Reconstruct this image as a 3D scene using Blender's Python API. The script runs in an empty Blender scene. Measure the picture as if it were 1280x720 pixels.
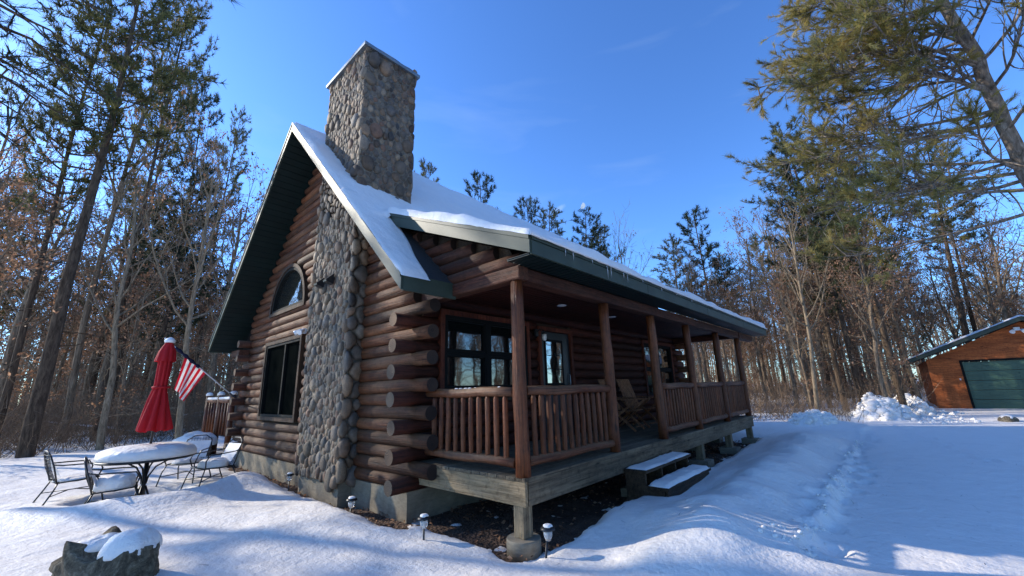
import bpy, math, random
import numpy as np
from mathutils import Vector, Matrix

random.seed(7)
rng = np.random.default_rng(11)
SC = bpy.context.scene
COL = SC.collection
PI = math.pi
V3 = Vector

# ------------------------------------------------------------------ camera frame
CAM = np.array([-3.5726, -3.1076, 0.9248])
F_PX, YAW, PITCH, ROLL = 504.08, 0.7309, 0.2468, -0.0310
FW = np.array([math.cos(PITCH) * math.cos(YAW), math.cos(PITCH) * math.sin(YAW), math.sin(PITCH)])
R0 = np.array([math.sin(YAW), -math.cos(YAW), 0.0])
U0 = np.cross(R0, FW)
RT = R0 * math.cos(ROLL) + U0 * math.sin(ROLL)
UP = -R0 * math.sin(ROLL) + U0 * math.cos(ROLL)

SUN_AZ = math.radians(118)
SUN_EL = math.radians(27)

# ------------------------------------------------------------------ noise
def _h(ix, iy, seed):
    n = (ix * 374761393 + iy * 668265263 + seed * 1274126177) & 0xFFFFFFFF
    n = ((n ^ (n >> 13)) * 1274126177) & 0xFFFFFFFF
    n = n ^ (n >> 16)
    return (n & 0xFFFF) / 65535.0

def vnoise(x, y, seed=0):
    x = np.asarray(x, float); y = np.asarray(y, float)
    ix = np.floor(x).astype(np.int64); iy = np.floor(y).astype(np.int64)
    fx = x - ix; fy = y - iy
    fx = fx * fx * fx * (fx * (fx * 6 - 15) + 10); fy = fy * fy * fy * (fy * (fy * 6 - 15) + 10)
    a = _h(ix, iy, seed); b = _h(ix + 1, iy, seed); c = _h(ix, iy + 1, seed); d = _h(ix + 1, iy + 1, seed)
    return (a + (b - a) * fx) * (1 - fy) + (c + (d - c) * fx) * fy - 0.5

def fbm(x, y, oct=4, seed=0):
    s = 0; a = 1.0
    for o in range(oct):
        s = s + a * vnoise(np.asarray(x) * 2 ** o, np.asarray(y) * 2 ** o, seed + o * 17)
        a *= 0.5
    return s

def sstep(a, b, x):
    t = np.clip((np.asarray(x, float) - a) / (b - a), 0, 1)
    return t * t * (3 - 2 * t)

# ------------------------------------------------------------------ mesh building
OFF = {}

def np_mesh(name, verts, faces, mats, parent=None, smooth=False, midx=None, tone=None):
    """faces: (n,3) or (n,4) int array"""
    verts = np.asarray(verts, np.float32); faces = np.asarray(faces, np.int32)
    if parent is not None:
        verts = verts - np.array(OFF.get(parent.name, (0, 0, 0)), np.float32)
    me = bpy.data.meshes.new(name)
    k = faces.shape[1]; n = len(faces)
    me.vertices.add(len(verts)); me.vertices.foreach_set('co', verts.ravel())
    me.loops.add(n * k); me.loops.foreach_set('vertex_index', faces.ravel())
    me.polygons.add(n)
    me.polygons.foreach_set('loop_start', np.arange(0, n * k, k, dtype=np.int32))
    me.polygons.foreach_set('loop_total', np.full(n, k, np.int32))
    me.polygons.foreach_set('use_smooth', np.full(n, smooth, bool))
    if midx is not None: me.polygons.foreach_set('material_index', np.asarray(midx, np.int32))
    if tone is not None:
        at = me.attributes.new('tone', 'FLOAT_COLOR', 'CORNER')
        c = np.ones((n, k, 4), np.float32); c[:, :, :3] = np.asarray(tone, np.float32)[:, None, :]
        at.data.foreach_set('color', c.ravel())
    me.update(calc_edges=True)
    for m in (mats if isinstance(mats, (list, tuple)) else [mats]): me.materials.append(m)
    o = bpy.data.objects.new(name, me); COL.objects.link(o)
    if parent is not None:
        o.parent = parent; OFF[o.name] = OFF.get(parent.name, (0, 0, 0))
    return o

class MB:
    def __init__(s): s.v = []; s.f = []; s.m = []; s.sm = []; s.t = []; s.tone = (1, 1, 1)
    def face(s, idx, m=0, sm=False): s.f.append(tuple(idx)); s.m.append(m); s.sm.append(sm); s.t.append(s.tone)
    def poly(s, pts, m=0):
        b = len(s.v); s.v += [tuple(p) for p in pts]; s.face(range(b, b + len(pts)), m)
    def box(s, x0, x1, y0, y1, z0, z1, m=0):
        if x0 > x1: x0, x1 = x1, x0
        if y0 > y1: y0, y1 = y1, y0
        if z0 > z1: z0, z1 = z1, z0
        b = len(s.v)
        s.v += [(x, y, z) for z in (z0, z1) for y in (y0, y1) for x in (x0, x1)]
        for q in ((0, 2, 3, 1), (4, 5, 7, 6), (0, 1, 5, 4), (2, 6, 7, 3), (0, 4, 6, 2), (1, 3, 7, 5)): s.face([b + i for i in q], m)
    def obox(s, c, ax, ay, az, m=0):
        """box from centre and three half-axis vectors"""
        c = V3(c); ax = V3(ax); ay = V3(ay); az = V3(az); b = len(s.v)
        if ax.cross(ay).dot(az) < 0: ax = -ax
        for k in (-1, 1):
            for j in (-1, 1):
                for i in (-1, 1): s.v.append(tuple(c + ax * i + ay * j + az * k))
        for q in ((0, 2, 3, 1), (4, 5, 7, 6), (0, 1, 5, 4), (2, 6, 7, 3), (0, 4, 6, 2), (1, 3, 7, 5)): s.face([b + i for i in q], m)
    def prism(s, pts, axis, a, b_, m=0):
        """extrude polygon pts (2D in the other two axes) from a to b_ along axis"""
        def P(p, c):
            return {0: (c, p[0], p[1]), 1: (p[0], c, p[1]), 2: (p[0], p[1], c)}[axis]
        n = len(pts); b = len(s.v)
        s.v += [P(p, a) for p in pts] + [P(p, b_) for p in pts]
        s.face(range(b, b + n), m); s.face(reversed(range(b + n, b + 2 * n)), m)
        for i in range(n):
            j = (i + 1) % n
            s.face((b + i, b + n + i, b + n + j, b + j), m)
    def tube(s, pts, rad, n=8, m=0, caps=True, capm=None, rot=0.0):
        pts = [V3(p) for p in pts]
        if not isinstance(rad, (list, tuple)): rad = [rad] * len(pts)
        prev = None; base = len(s.v)
        for i, p in enumerate(pts):
            d = (pts[min(i + 1, len(pts) - 1)] - pts[max(i - 1, 0)])
            d = d.normalized() if d.length > 1e-9 else V3((0, 0, 1))
            if prev is None:
                a = V3((0, 0, 1)) if abs(d.z) < 0.9 else V3((1, 0, 0))
                u = d.cross(a).normalized()
            else:
                u = (prev - d * prev.dot(d)).normalized()
            prev = u; w = d.cross(u)
            for k in range(n):
                t = 2 * PI * k / n + rot
                s.v.append(tuple(p + (u * math.cos(t) + w * math.sin(t)) * rad[i]))
        for i in range(len(pts) - 1):
            for k in range(n):
                k2 = (k + 1) % n
                s.face((base + i * n + k, base + i * n + k2, base + (i + 1) * n + k2, base + (i + 1) * n + k), m, True)
        if caps:
            cm = m if capm is None else capm
            s.face([base + k for k in reversed(range(n))], cm); s.face([base + (len(pts) - 1) * n + k for k in range(n)], cm)
    def lathe(s, c, prof, n=20, m=0, sx=1, sy=1):
        b = len(s.v)
        for r, z in prof:
            for k in range(n):
                t = 2 * PI * k / n; s.v.append((c[0] + r * sx * math.cos(t), c[1] + r * sy * math.sin(t), c[2] + z))
        for i in range(len(prof) - 1):
            for k in range(n):
                k2 = (k + 1) % n; s.face((b + i * n + k, b + i * n + k2, b + (i + 1) * n + k2, b + (i + 1) * n + k), m, True)
        s.face([b + k for k in reversed(range(n))], m); s.face([b + (len(prof) - 1) * n + k for k in range(n)], m)
    def grid(s, P, m=0, sm=True):
        """P: list of rows of points"""
        b = len(s.v); r = len(P); c = len(P[0])
        for row in P: s.v += [tuple(p) for p in row]
        for i in range(r - 1):
            for j in range(c - 1): s.face((b + i * c + j, b + i * c + j + 1, b + (i + 1) * c + j + 1, b + (i + 1) * c + j), m, sm)
    def build(s, name, mats, parent=None, bevel=0.0):
        off = V3(OFF.get(parent.name, (0, 0, 0))) if parent is not None else V3((0, 0, 0))
        me = bpy.data.meshes.new(name)
        me.from_pydata([(x - off.x, y - off.y, z - off.z) for x, y, z in s.v], [], s.f)
        for m in (mats if isinstance(mats, (list, tuple)) else [mats]): me.materials.append(m)
        me.polygons.foreach_set('material_index', s.m); me.polygons.foreach_set('use_smooth', s.sm)
        at = me.attributes.new('tone', 'FLOAT_COLOR', 'CORNER')
        ln = [len(f) for f in s.f]
        c = np.ones((sum(ln), 4), np.float32); c[:, :3] = np.repeat(np.array(s.t, np.float32), ln, axis=0)
        at.data.foreach_set('color', c.ravel())
        me.validate(); me.update()
        o = bpy.data.objects.new(name, me); COL.objects.link(o)
        if parent is not None:
            o.parent = parent; OFF[o.name] = tuple(off)
        if bevel:
            b = o.modifiers.new('bevel', 'BEVEL'); b.width = bevel; b.segments = 2; b.limit_method = 'ANGLE'
        return o

def tag(o, label=None, cat=None, group=None, kind=None):
    if label: o['label'] = label
    if cat: o['category'] = cat
    if group: o['group'] = group
    if kind: o['kind'] = kind
    return o

def thing(name, loc, label, cat, group=None):
    o = bpy.data.objects.new(name, None); COL.objects.link(o); o.location = loc
    o.empty_display_size = 0.2
    OFF[o.name] = tuple(loc)
    return tag(o, label, cat, group)

def kids(o): return [c for c in bpy.data.objects if c.parent == o]

KIDS = {}
def copy_tree(root, loc, rot=(0, 0, 0), scale=(1, 1, 1), label=None, group=None):
    if root.name not in KIDS: KIDS[root.name] = [(c, kids(c)) for c in kids(root)]
    r = root.copy(); COL.objects.link(r); r.location = loc; r.rotation_euler = rot; r.scale = scale
    if label: r['label'] = label
    if group: r['group'] = group
    for c, gs in KIDS[root.name]:
        d = c.copy(); COL.objects.link(d); d.parent = r
        for g in gs:
            e = g.copy(); COL.objects.link(e); e.parent = d
    return r

# ------------------------------------------------------------------ materials
class NT:
    def __init__(s, name):
        s.mat = bpy.data.materials.new(name); s.mat.use_nodes = True; s.nt = s.mat.node_tree
        s.N = s.nt.nodes; s.L = s.nt.links
        s.b = s.N['Principled BSDF']; s.out = s.N['Material Output']
        s.tc = s.N.new('ShaderNodeTexCoord')
    def set(s, **k):
        for a, v in k.items(): s.b.inputs[a.replace('_', ' ')].default_value = v
        return s
    def co(s, scale=(1, 1, 1), src='Object'):
        m = s.N.new('ShaderNodeMapping'); m.inputs['Scale'].default_value = scale
        s.L.new(s.tc.outputs[src], m.inputs['Vector']); return m.outputs[0]
    def noise(s, vec, scale=5, detail=4, rough=.55, dist=0):
        n = s.N.new('ShaderNodeTexNoise'); n.inputs['Scale'].default_value = scale; n.inputs['Detail'].default_value = detail
        n.inputs['Roughness'].default_value = rough; n.inputs['Distortion'].default_value = dist
        s.L.new(vec, n.inputs['Vector']); return n.outputs['Fac']
    def vor(s, vec, scale=5, feature='F1'):
        n = s.N.new('ShaderNodeTexVoronoi'); n.inputs['Scale'].default_value = scale; n.feature = feature
        s.L.new(vec, n.inputs['Vector']); return n.outputs['Distance']
    def ramp(s, fac, stops):
        r = s.N.new('ShaderNodeValToRGB'); e = r.color_ramp.elements
        while len(e) < len(stops): e.new(0.5)
        for i, (p, c) in enumerate(stops):
            e[i].position = p; e[i].color = (c, c, c, 1) if isinstance(c, (int, float)) else (*c, 1)
        s.L.new(fac, r.inputs[0]); return r.outputs[0]
    def mix(s, a, b, fac=.5, mode='MIX'):
        m = s.N.new('ShaderNodeMix'); m.data_type = 'RGBA'; m.blend_type = mode
        for sock, v in ((m.inputs[6], a), (m.inputs[7], b), (m.inputs[0], fac)):
            if isinstance(v, bpy.types.NodeSocket): s.L.new(v, sock)
            elif isinstance(v, (tuple, list)): sock.default_value = (*v, 1)
            else: sock.default_value = v
        return m.outputs[2]
    def attr(s, name='tone'):
        a = s.N.new('ShaderNodeAttribute'); a.attribute_name = name; return a.outputs['Color']
    def math(s, op, a, b=0.0):
        m = s.N.new('ShaderNodeMath'); m.operation = op
        for sock, v in ((m.inputs[0], a), (m.inputs[1], b)):
            if isinstance(v, bpy.types.NodeSocket): s.L.new(v, sock)
            else: sock.default_value = v
        return m.outputs[0]
    def color(s, c):
        if isinstance(c, bpy.types.NodeSocket): s.L.new(c, s.b.inputs['Base Color'])
        else: s.b.inputs['Base Color'].default_value = (*c, 1)
        return s
    def bump(s, h, strength=.4, dist=.02):
        b = s.N.new('ShaderNodeBump'); b.inputs['Strength'].default_value = strength; b.inputs['Distance'].default_value = dist
        s.L.new(h, b.inputs['Height']); s.L.new(b.outputs[0], s.b.inputs['Normal']); return s
    def up(s):
        g = s.N.new('ShaderNodeNewGeometry'); x = s.N.new('ShaderNodeSeparateXYZ'); s.L.new(g.outputs['Normal'], x.inputs[0]); return x.outputs[2]

def wood(name, axis, dark, mid, light, grey=None, greyamt=.4, rough=.65):
    dark, mid, light = [(c[0] * 1.18, c[1] * .98, c[2] * .78) for c in (dark, mid, light)]
    if grey: grey = (grey[0] * 1.1, grey[1], grey[2] * .82)
    m = NT(name)
    sc = {'x': (.9, 12, 12), 'y': (12, .9, 12), 'z': (12, 12, .9)}[axis]
    sc2 = {'x': (.5, 2.2, 2.2), 'y': (2.2, .5, 2.2), 'z': (2.2, 2.2, .5)}[axis]
    g = m.noise(m.co(sc), 2.2, 6, .65, .4)
    c = m.ramp(g, [(.28, dark), (.5, mid), (.75, light)])
    if grey:
        w = m.noise(m.co(sc2), 2.0, 5, .6, .3)
        c = m.mix(c, grey, m.math('MULTIPLY', m.ramp(w, [(.38, 0.0), (.62, 1.0)]), greyamt))
    kn = m.vor(m.co(sc2), 2.6)
    c = m.mix(c, tuple(v * .35 for v in dark), m.ramp(kn, [(.06, .9), (.12, 0.0)]))
    crack = m.noise(m.co(tuple(v * (3 if v > 1 else .6) for v in sc)), 2.0, 3, .5)
    c = m.mix(c, m.ramp(crack, [(.3, .35), (.42, 1.0)]), 1.0, 'MULTIPLY')
    big = m.noise(m.co(tuple(v * .35 for v in sc2)), 3.0, 4, .6)
    c = m.mix(c, m.ramp(big, [(.3, .55), (.7, 1.5)]), 1.0, 'MULTIPLY')
    if grey and axis != 'z':
        upm = m.math('MULTIPLY', m.ramp(m.math('ADD', m.up(), m.math('MULTIPLY', w, .5)), [(.55, 0.0), (1.05, 1.0)]), .55)
        c = m.mix(c, tuple(v * 1.25 for v in grey), upm)
    dirt = m.noise(m.co((3, 3, 3)), 4.0, 6, .7)
    c = m.mix(c, m.ramp(dirt, [(.32, .55), (.5, 1.0)]), 1.0, 'MULTIPLY')
    c = m.mix(c, m.attr(), 1.0, 'MULTIPLY')
    m.color(c).set(Roughness=rough)
    m.b.inputs['Specular IOR Level'].default_value = .25
    m.bump(m.math('ADD', g, m.math('MULTIPLY', crack, 1.2)), .75, .016)
    return m.mat

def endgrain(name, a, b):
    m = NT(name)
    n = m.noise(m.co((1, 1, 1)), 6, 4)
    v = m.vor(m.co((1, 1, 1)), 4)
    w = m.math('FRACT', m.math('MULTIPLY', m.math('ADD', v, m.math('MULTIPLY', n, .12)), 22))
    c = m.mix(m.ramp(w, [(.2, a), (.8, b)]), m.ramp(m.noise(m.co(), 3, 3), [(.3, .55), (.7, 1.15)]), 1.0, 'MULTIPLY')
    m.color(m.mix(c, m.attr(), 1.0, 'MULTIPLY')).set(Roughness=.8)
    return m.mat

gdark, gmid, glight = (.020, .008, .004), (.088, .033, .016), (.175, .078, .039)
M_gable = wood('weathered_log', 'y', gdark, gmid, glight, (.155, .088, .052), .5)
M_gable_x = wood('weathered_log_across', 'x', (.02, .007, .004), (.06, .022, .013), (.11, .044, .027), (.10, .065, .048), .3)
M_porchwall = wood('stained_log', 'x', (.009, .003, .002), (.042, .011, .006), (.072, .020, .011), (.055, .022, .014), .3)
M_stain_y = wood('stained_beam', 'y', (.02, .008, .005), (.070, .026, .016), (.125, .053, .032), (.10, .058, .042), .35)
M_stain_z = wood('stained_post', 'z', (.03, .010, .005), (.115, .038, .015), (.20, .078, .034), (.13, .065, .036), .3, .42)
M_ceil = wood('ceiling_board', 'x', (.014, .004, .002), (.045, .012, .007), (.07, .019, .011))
M_deck = wood('weathered_deck', 'x', (.05, .043, .032), (.13, .112, .085), (.21, .185, .14), (.13, .12, .10), .5, .8)
M_deck_y = wood('weathered_deck_end', 'y', (.12, .09, .055), (.27, .22, .145), (.36, .30, .21), (.24, .215, .165), .4, .8)
M_deck_z = wood('weathered_deck_post', 'z', (.08, .068, .048), (.19, .165, .12), (.28, .245, .18), (.16, .15, .12), .4, .8)
M_darkwood = wood('dark_wet_wood', 'x', (.02, .015, .01), (.05, .038, .026), (.08, .062, .045))
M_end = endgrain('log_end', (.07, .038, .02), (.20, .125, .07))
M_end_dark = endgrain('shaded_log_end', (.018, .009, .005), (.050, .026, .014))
M_orange = wood('orange_siding', 'y', (.17, .055, .02), (.34, .11, .038), (.46, .165, .06), None, 0, .7)

def simple(name, c, rough=.5, metal=0, var=.15, scale=8, bump=0, spec=None):
    m = NT(name)
    n = m.noise(m.co(), scale, 5)
    m.color(m.mix(c, m.ramp(n, [(.3, 1 - var), (.7, 1 + var)]), 1.0, 'MULTIPLY')).set(Roughness=rough, Metallic=metal)
    if bump: m.bump(n, bump, .01)
    if spec is not None: m.b.inputs['Specular IOR Level'].default_value = spec
    return m.mat

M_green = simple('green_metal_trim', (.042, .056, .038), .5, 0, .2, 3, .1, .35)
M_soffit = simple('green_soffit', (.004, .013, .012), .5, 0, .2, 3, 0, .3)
M_shingle = simple('dark_shingle', (.03, .03, .03), .9, 0, .4, 30, .6)
M_black = simple('black_iron', (.012, .012, .013), .4, 0, .3, 20)
M_sash = simple('black_window_sash', (.006, .007, .0065), .7, 0, .2, 10, 0, .15)
M_trimred = wood('window_trim', 'z', (.04, .012, .007), (.11, .032, .018), (.16, .05, .028))
M_trimdark = wood('dark_window_trim', 'z', (.015, .009, .006), (.05, .03, .018), (.09, .055, .035))
M_concrete = NT('concrete')
_n = M_concrete.noise(M_concrete.co(), 2.2, 8, .65); _n2 = M_concrete.noise(M_concrete.co((1, 1, 3)), 9, 6, .7)
M_concrete.color(M_concrete.mix(M_concrete.ramp(_n, [(.25, (.14, .115, .075)), (.55, (.265, .22, .15)), (.8, (.37, .315, .22))]), M_concrete.ramp(_n2, [(.3, .7), (.7, 1.1)]), 1.0, 'MULTIPLY')).set(Roughness=.9)
M_concrete.bump(_n2, .5, .015); M_concrete = M_concrete.mat
M_cap = simple('metal_chimney_cap', (.22, .25, .27), .4, .6, .15, 4)
M_white = simple('white_plastic', (.8, .8, .78), .4)
M_bulb = simple('frosted_bulb', (.8, .78, .7), .3)

m = NT('mortar'); n = m.noise(m.co(), 14, 6, .7)
m.color(m.ramp(n, [(.3, (.09, .075, .052)), (.7, (.23, .19, .14))])).set(Roughness=.95); m.bump(n, .7, .02); M_mortar = m.mat

m = NT('river_stone'); n = m.noise(m.co(), 7, 7, .65, .3); n2 = m.noise(m.co(), 45, 4, .7); n3 = m.noise(m.co((1, 1, 1.6)), 2.5, 3, .6)
c = m.mix(m.attr(), m.ramp(n, [(.25, .5), (.5, .95), (.75, 1.45)]), 1.0, 'MULTIPLY')
c = m.mix(c, m.ramp(n2, [(.3, .7), (.7, 1.2)]), 1.0, 'MULTIPLY')
c = m.mix(c, (.24, .17, .12), m.math('MULTIPLY', m.ramp(n3, [(.45, 0.0), (.7, 1.0)]), .35))
m.color(c).set(Roughness=.72); m.bump(m.math('ADD', n, m.math('MULTIPLY', n2, .5)), .55, .014); M_stone = m.mat

def snow_mat(name, tint=(.95, .89, .81), coarse=1.0, debris=0.0):
    m = NT(name)
    n1 = m.noise(m.co(), 3.0, 6, .6); n2 = m.noise(m.co(), 60, 3, .6); n3 = m.noise(m.co(), 13, 5, .6)
    c = m.mix(tint, m.ramp(n1, [(.3, .94), (.7, 1.0)]), 1.0, 'MULTIPLY')
    if debris:
        sp = m.vor(m.co((1, 1, 1)), 9.0)
        msk = m.math('MULTIPLY', m.ramp(sp, [(.035, 1.0), (.07, 0.0)]), m.ramp(m.noise(m.co(), .8, 3), [(.5, 0.0), (.62, 1.0)]))
        c = m.mix(c, (.12, .08, .05), m.math('MULTIPLY', msk, debris))
    m.color(c).set(Roughness=.55)
    m.b.inputs['Specular IOR Level'].default_value = .3
    m.bump(m.math('ADD', m.math('ADD', m.math('MULTIPLY', n1, 1.6 * coarse), m.math('MULTIPLY', n3, .55 * coarse)), m.math('MULTIPLY', n2, .09)), .55, .05)
    return m.mat
M_snow = snow_mat('snow')
M_gsnow = snow_mat('ground_snow_surface', (.95, .885, .80), 1.0, .8)
M_rsnow = snow_mat('roof_snow_surface', (.93, .875, .81), .7)

m = NT('soil'); n = m.noise(m.co(), 6, 8, .7); v = m.vor(m.co(), 26)
c = m.ramp(n, [(.3, (.035, .02, .012)), (.55, (.10, .055, .032)), (.8, (.19, .12, .075))])
c = m.mix(c, (.26, .15, .08), m.ramp(v, [(.1, .7), (.22, 0.0)]))
m.color(c).set(Roughness=.95); m.bump(m.math('ADD', n, v), .9, .05); M_soil = m.mat

def glass(name, tint=(.006, .008, .008), spec=1.0):
    m = NT(name); n = m.noise(m.co(), 1.3, 2)
    m.color(tint).set(Roughness=.03)
    m.b.inputs['Specular IOR Level'].default_value = spec; m.b.inputs['IOR'].default_value = 1.6
    m.bump(n, .25, .02); return m.mat
M_glass = glass('dark_window_glass')
M_glass2 = glass('arched_window_glass', (.01, .012, .011), 1.0)
M_glass2.node_tree.nodes['Principled BSDF'].inputs['IOR'].default_value = 2.3
m = NT('insect_screen'); n = m.noise(m.co((1, 1, 1)), 2.0, 4)
m.color(m.ramp(n, [(.3, (.002, .003, .003)), (.7, (.006, .007, .006))])).set(Roughness=.25); m.b.inputs['Specular IOR Level'].default_value = .35; m.set(Roughness=.6); m.b.inputs['Specular IOR Level'].default_value = .0; M_screen = m.mat
m = NT('clear_plastic'); m.color((.85, .85, .85)).set(Roughness=.15); m.b.inputs['Transmission Weight'].default_value = .7; M_clear = m.mat

def bark(name, a, b, c3, sc=1.0):
    a, b, c3 = [(c[0] * 1.12, c[1] * 1.0, c[2] * .84) for c in (a, b, c3)]
    m = NT(name); n = m.noise(m.co((9 * sc, 9 * sc, 2 * sc)), 1.6, 6, .7, .5)
    m.color(m.ramp(n, [(.3, a), (.5, b), (.72, c3)])).set(Roughness=.95)
    m.b.inputs['Specular IOR Level'].default_value = .1
    m.bump(n, .8, .03); return m.mat
M_bark_oak = bark('oak_bark', (.05, .041, .032), (.19, .155, .12), (.37, .315, .25))
M_bark_pale = bark('pale_bark', (.08, .067, .05), (.24, .20, .15), (.42, .36, .28))
M_bark_pine = bark('pine_bark', (.026, .021, .017), (.085, .066, .052), (.17, .135, .105))
M_bark_near = bark('flaky_pine_bark', (.06, .052, .045), (.20, .175, .155), (.42, .38, .35), .8)

def leafmat(name, cols, trans=.35, rough=.6):
    m = NT(name)
    c = m.mix(m.ramp(m.noise(m.co(), 1.7, 3), [(.35, cols[0]), (.5, cols[1]), (.68, cols[2])]), m.attr(), 1.0, 'MULTIPLY')
    m.color(c).set(Roughness=rough); m.b.inputs['Specular IOR Level'].default_value = .25
    t = m.N.new('ShaderNodeBsdfTranslucent'); m.L.new(c, t.inputs[0])
    x = m.N.new('ShaderNodeMixShader'); x.inputs[0].default_value = trans
    m.L.new(m.b.outputs[0], x.inputs[1]); m.L.new(t.outputs[0], x.inputs[2]); m.L.new(x.outputs[0], m.out.inputs[0])
    return m.mat
M_needle = leafmat('pine_needles', ((.045, .052, .020), (.10, .105, .038), (.18, .17, .065)), .4)
M_needle_near = leafmat('long_pine_needles', ((.13, .125, .034), (.31, .27, .085), (.50, .41, .15)), .5)
M_needle_dark = leafmat('dark_pine_needles', ((.014, .024, .014), (.03, .045, .022), (.055, .07, .03)), .25)
M_oakleaf = leafmat('dead_oak_leaves', ((.15, .075, .042), (.33, .175, .095), (.50, .31, .19)), .45)
M_brush = bark('brush_stems', (.08, .058, .042), (.21, .16, .12), (.36, .29, .22))

m = NT('red_canvas'); n = m.noise(m.co((1, 1, .3)), 9, 4)
m.color(m.ramp(n, [(.3, (.42, .006, .010)), (.7, (.62, .012, .018))])).set(Roughness=.75); m.bump(n, .2, .01)
_t = m.N.new('ShaderNodeBsdfTranslucent'); _t.inputs[0].default_value = (.5, .01, .01, 1); _x = m.N.new('ShaderNodeMixShader'); _x.inputs[0].default_value = .25
m.L.new(m.b.outputs[0], _x.inputs[1]); m.L.new(_t.outputs[0], _x.inputs[2]); m.L.new(_x.outputs[0], m.out.inputs[0])
M_canvas = m.mat
def cloth(name, col):
    m = NT(name); c = m.mix(col, m.ramp(m.noise(m.co(), 30, 3), [(.3, .9), (.7, 1.05)]), 1.0, 'MULTIPLY'); m.color(c).set(Roughness=.7)
    t = m.N.new('ShaderNodeBsdfTranslucent'); m.L.new(c, t.inputs[0]); x = m.N.new('ShaderNodeMixShader'); x.inputs[0].default_value = .4
    m.L.new(m.b.outputs[0], x.inputs[1]); m.L.new(t.outputs[0], x.inputs[2]); m.L.new(x.outputs[0], m.out.inputs[0]); return m.mat
M_fred, M_fwhite, M_fblue = cloth('flag_red', (.55, .015, .03)), cloth('flag_white', (.75, .74, .72)), cloth('flag_blue', (.01, .012, .05))
M_pole = simple('white_pole', (.7, .7, .7), .3, 0, .05)

m = NT('green_garage_door'); n = m.noise(m.co(), 1.5, 4)
m.color(m.ramp(n, [(.3, (.042, .092, .056)), (.7, (.062, .122, .076))])).set(Roughness=.5); M_gdoor = m.mat
m = NT('weathered_stump_wood'); n = m.noise(m.co((1, 1, .6)), 9, 8, .75, 1.2); n2 = m.noise(m.co(), 38, 5, .7)
m.color(m.mix(m.ramp(n, [(.32, (.035, .026, .016)), (.50, (.18, .14, .085)), (.72, (.46, .38, .26))]), m.ramp(n2, [(.3, .5), (.7, 1.3)]), 1.0, 'MULTIPLY')).set(Roughness=.95)
m.bump(m.math('ADD', n, m.math('MULTIPLY', n2, .4)), 1.0, .04); M_stump = m.mat
m = NT('moon_face'); n = m.noise(m.co(), .35, 3); e = m.N.new('ShaderNodeEmission'); m.L.new(m.ramp(n, [(.3, (.36, .52, .84)), (.7, (.62, .76, .93))]), e.inputs[0]); e.inputs[1].default_value = 1.0
m.L.new(e.outputs[0], m.out.inputs[0]); M_moon = m.mat

# ------------------------------------------------------------------ ground
GY = -0.70
def house_dist(x, y):
    """distance outside the cabin + porch footprint"""
    def rd(x0, x1, y0, y1):
        dx = np.maximum(np.maximum(x0 - x, x - x1), 0); dy = np.maximum(np.maximum(y0 - y, y - y1), 0)
        return np.hypot(dx, dy)
    return rd(-.2, 10.1, 1.93, 9.6), rd(-.05, 9.95, 0.0, 1.9)

_fr = random.Random(3)
FEET = [(1.8 + .36 * k + _fr.uniform(-.05, .05), -2.33 + (.09 if k % 2 else -.09) + .12 * math.sin(k * .4)) for k in range(34)]
FEET += [(3.2 + .5 * k, -4.4 - .28 * k + (.1 if k % 2 else -.1)) for k in range(12)] + [(9 + .6 * k, -4.2 + .1 * k + (.1 if k % 2 else -.1)) for k in range(14)]

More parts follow.
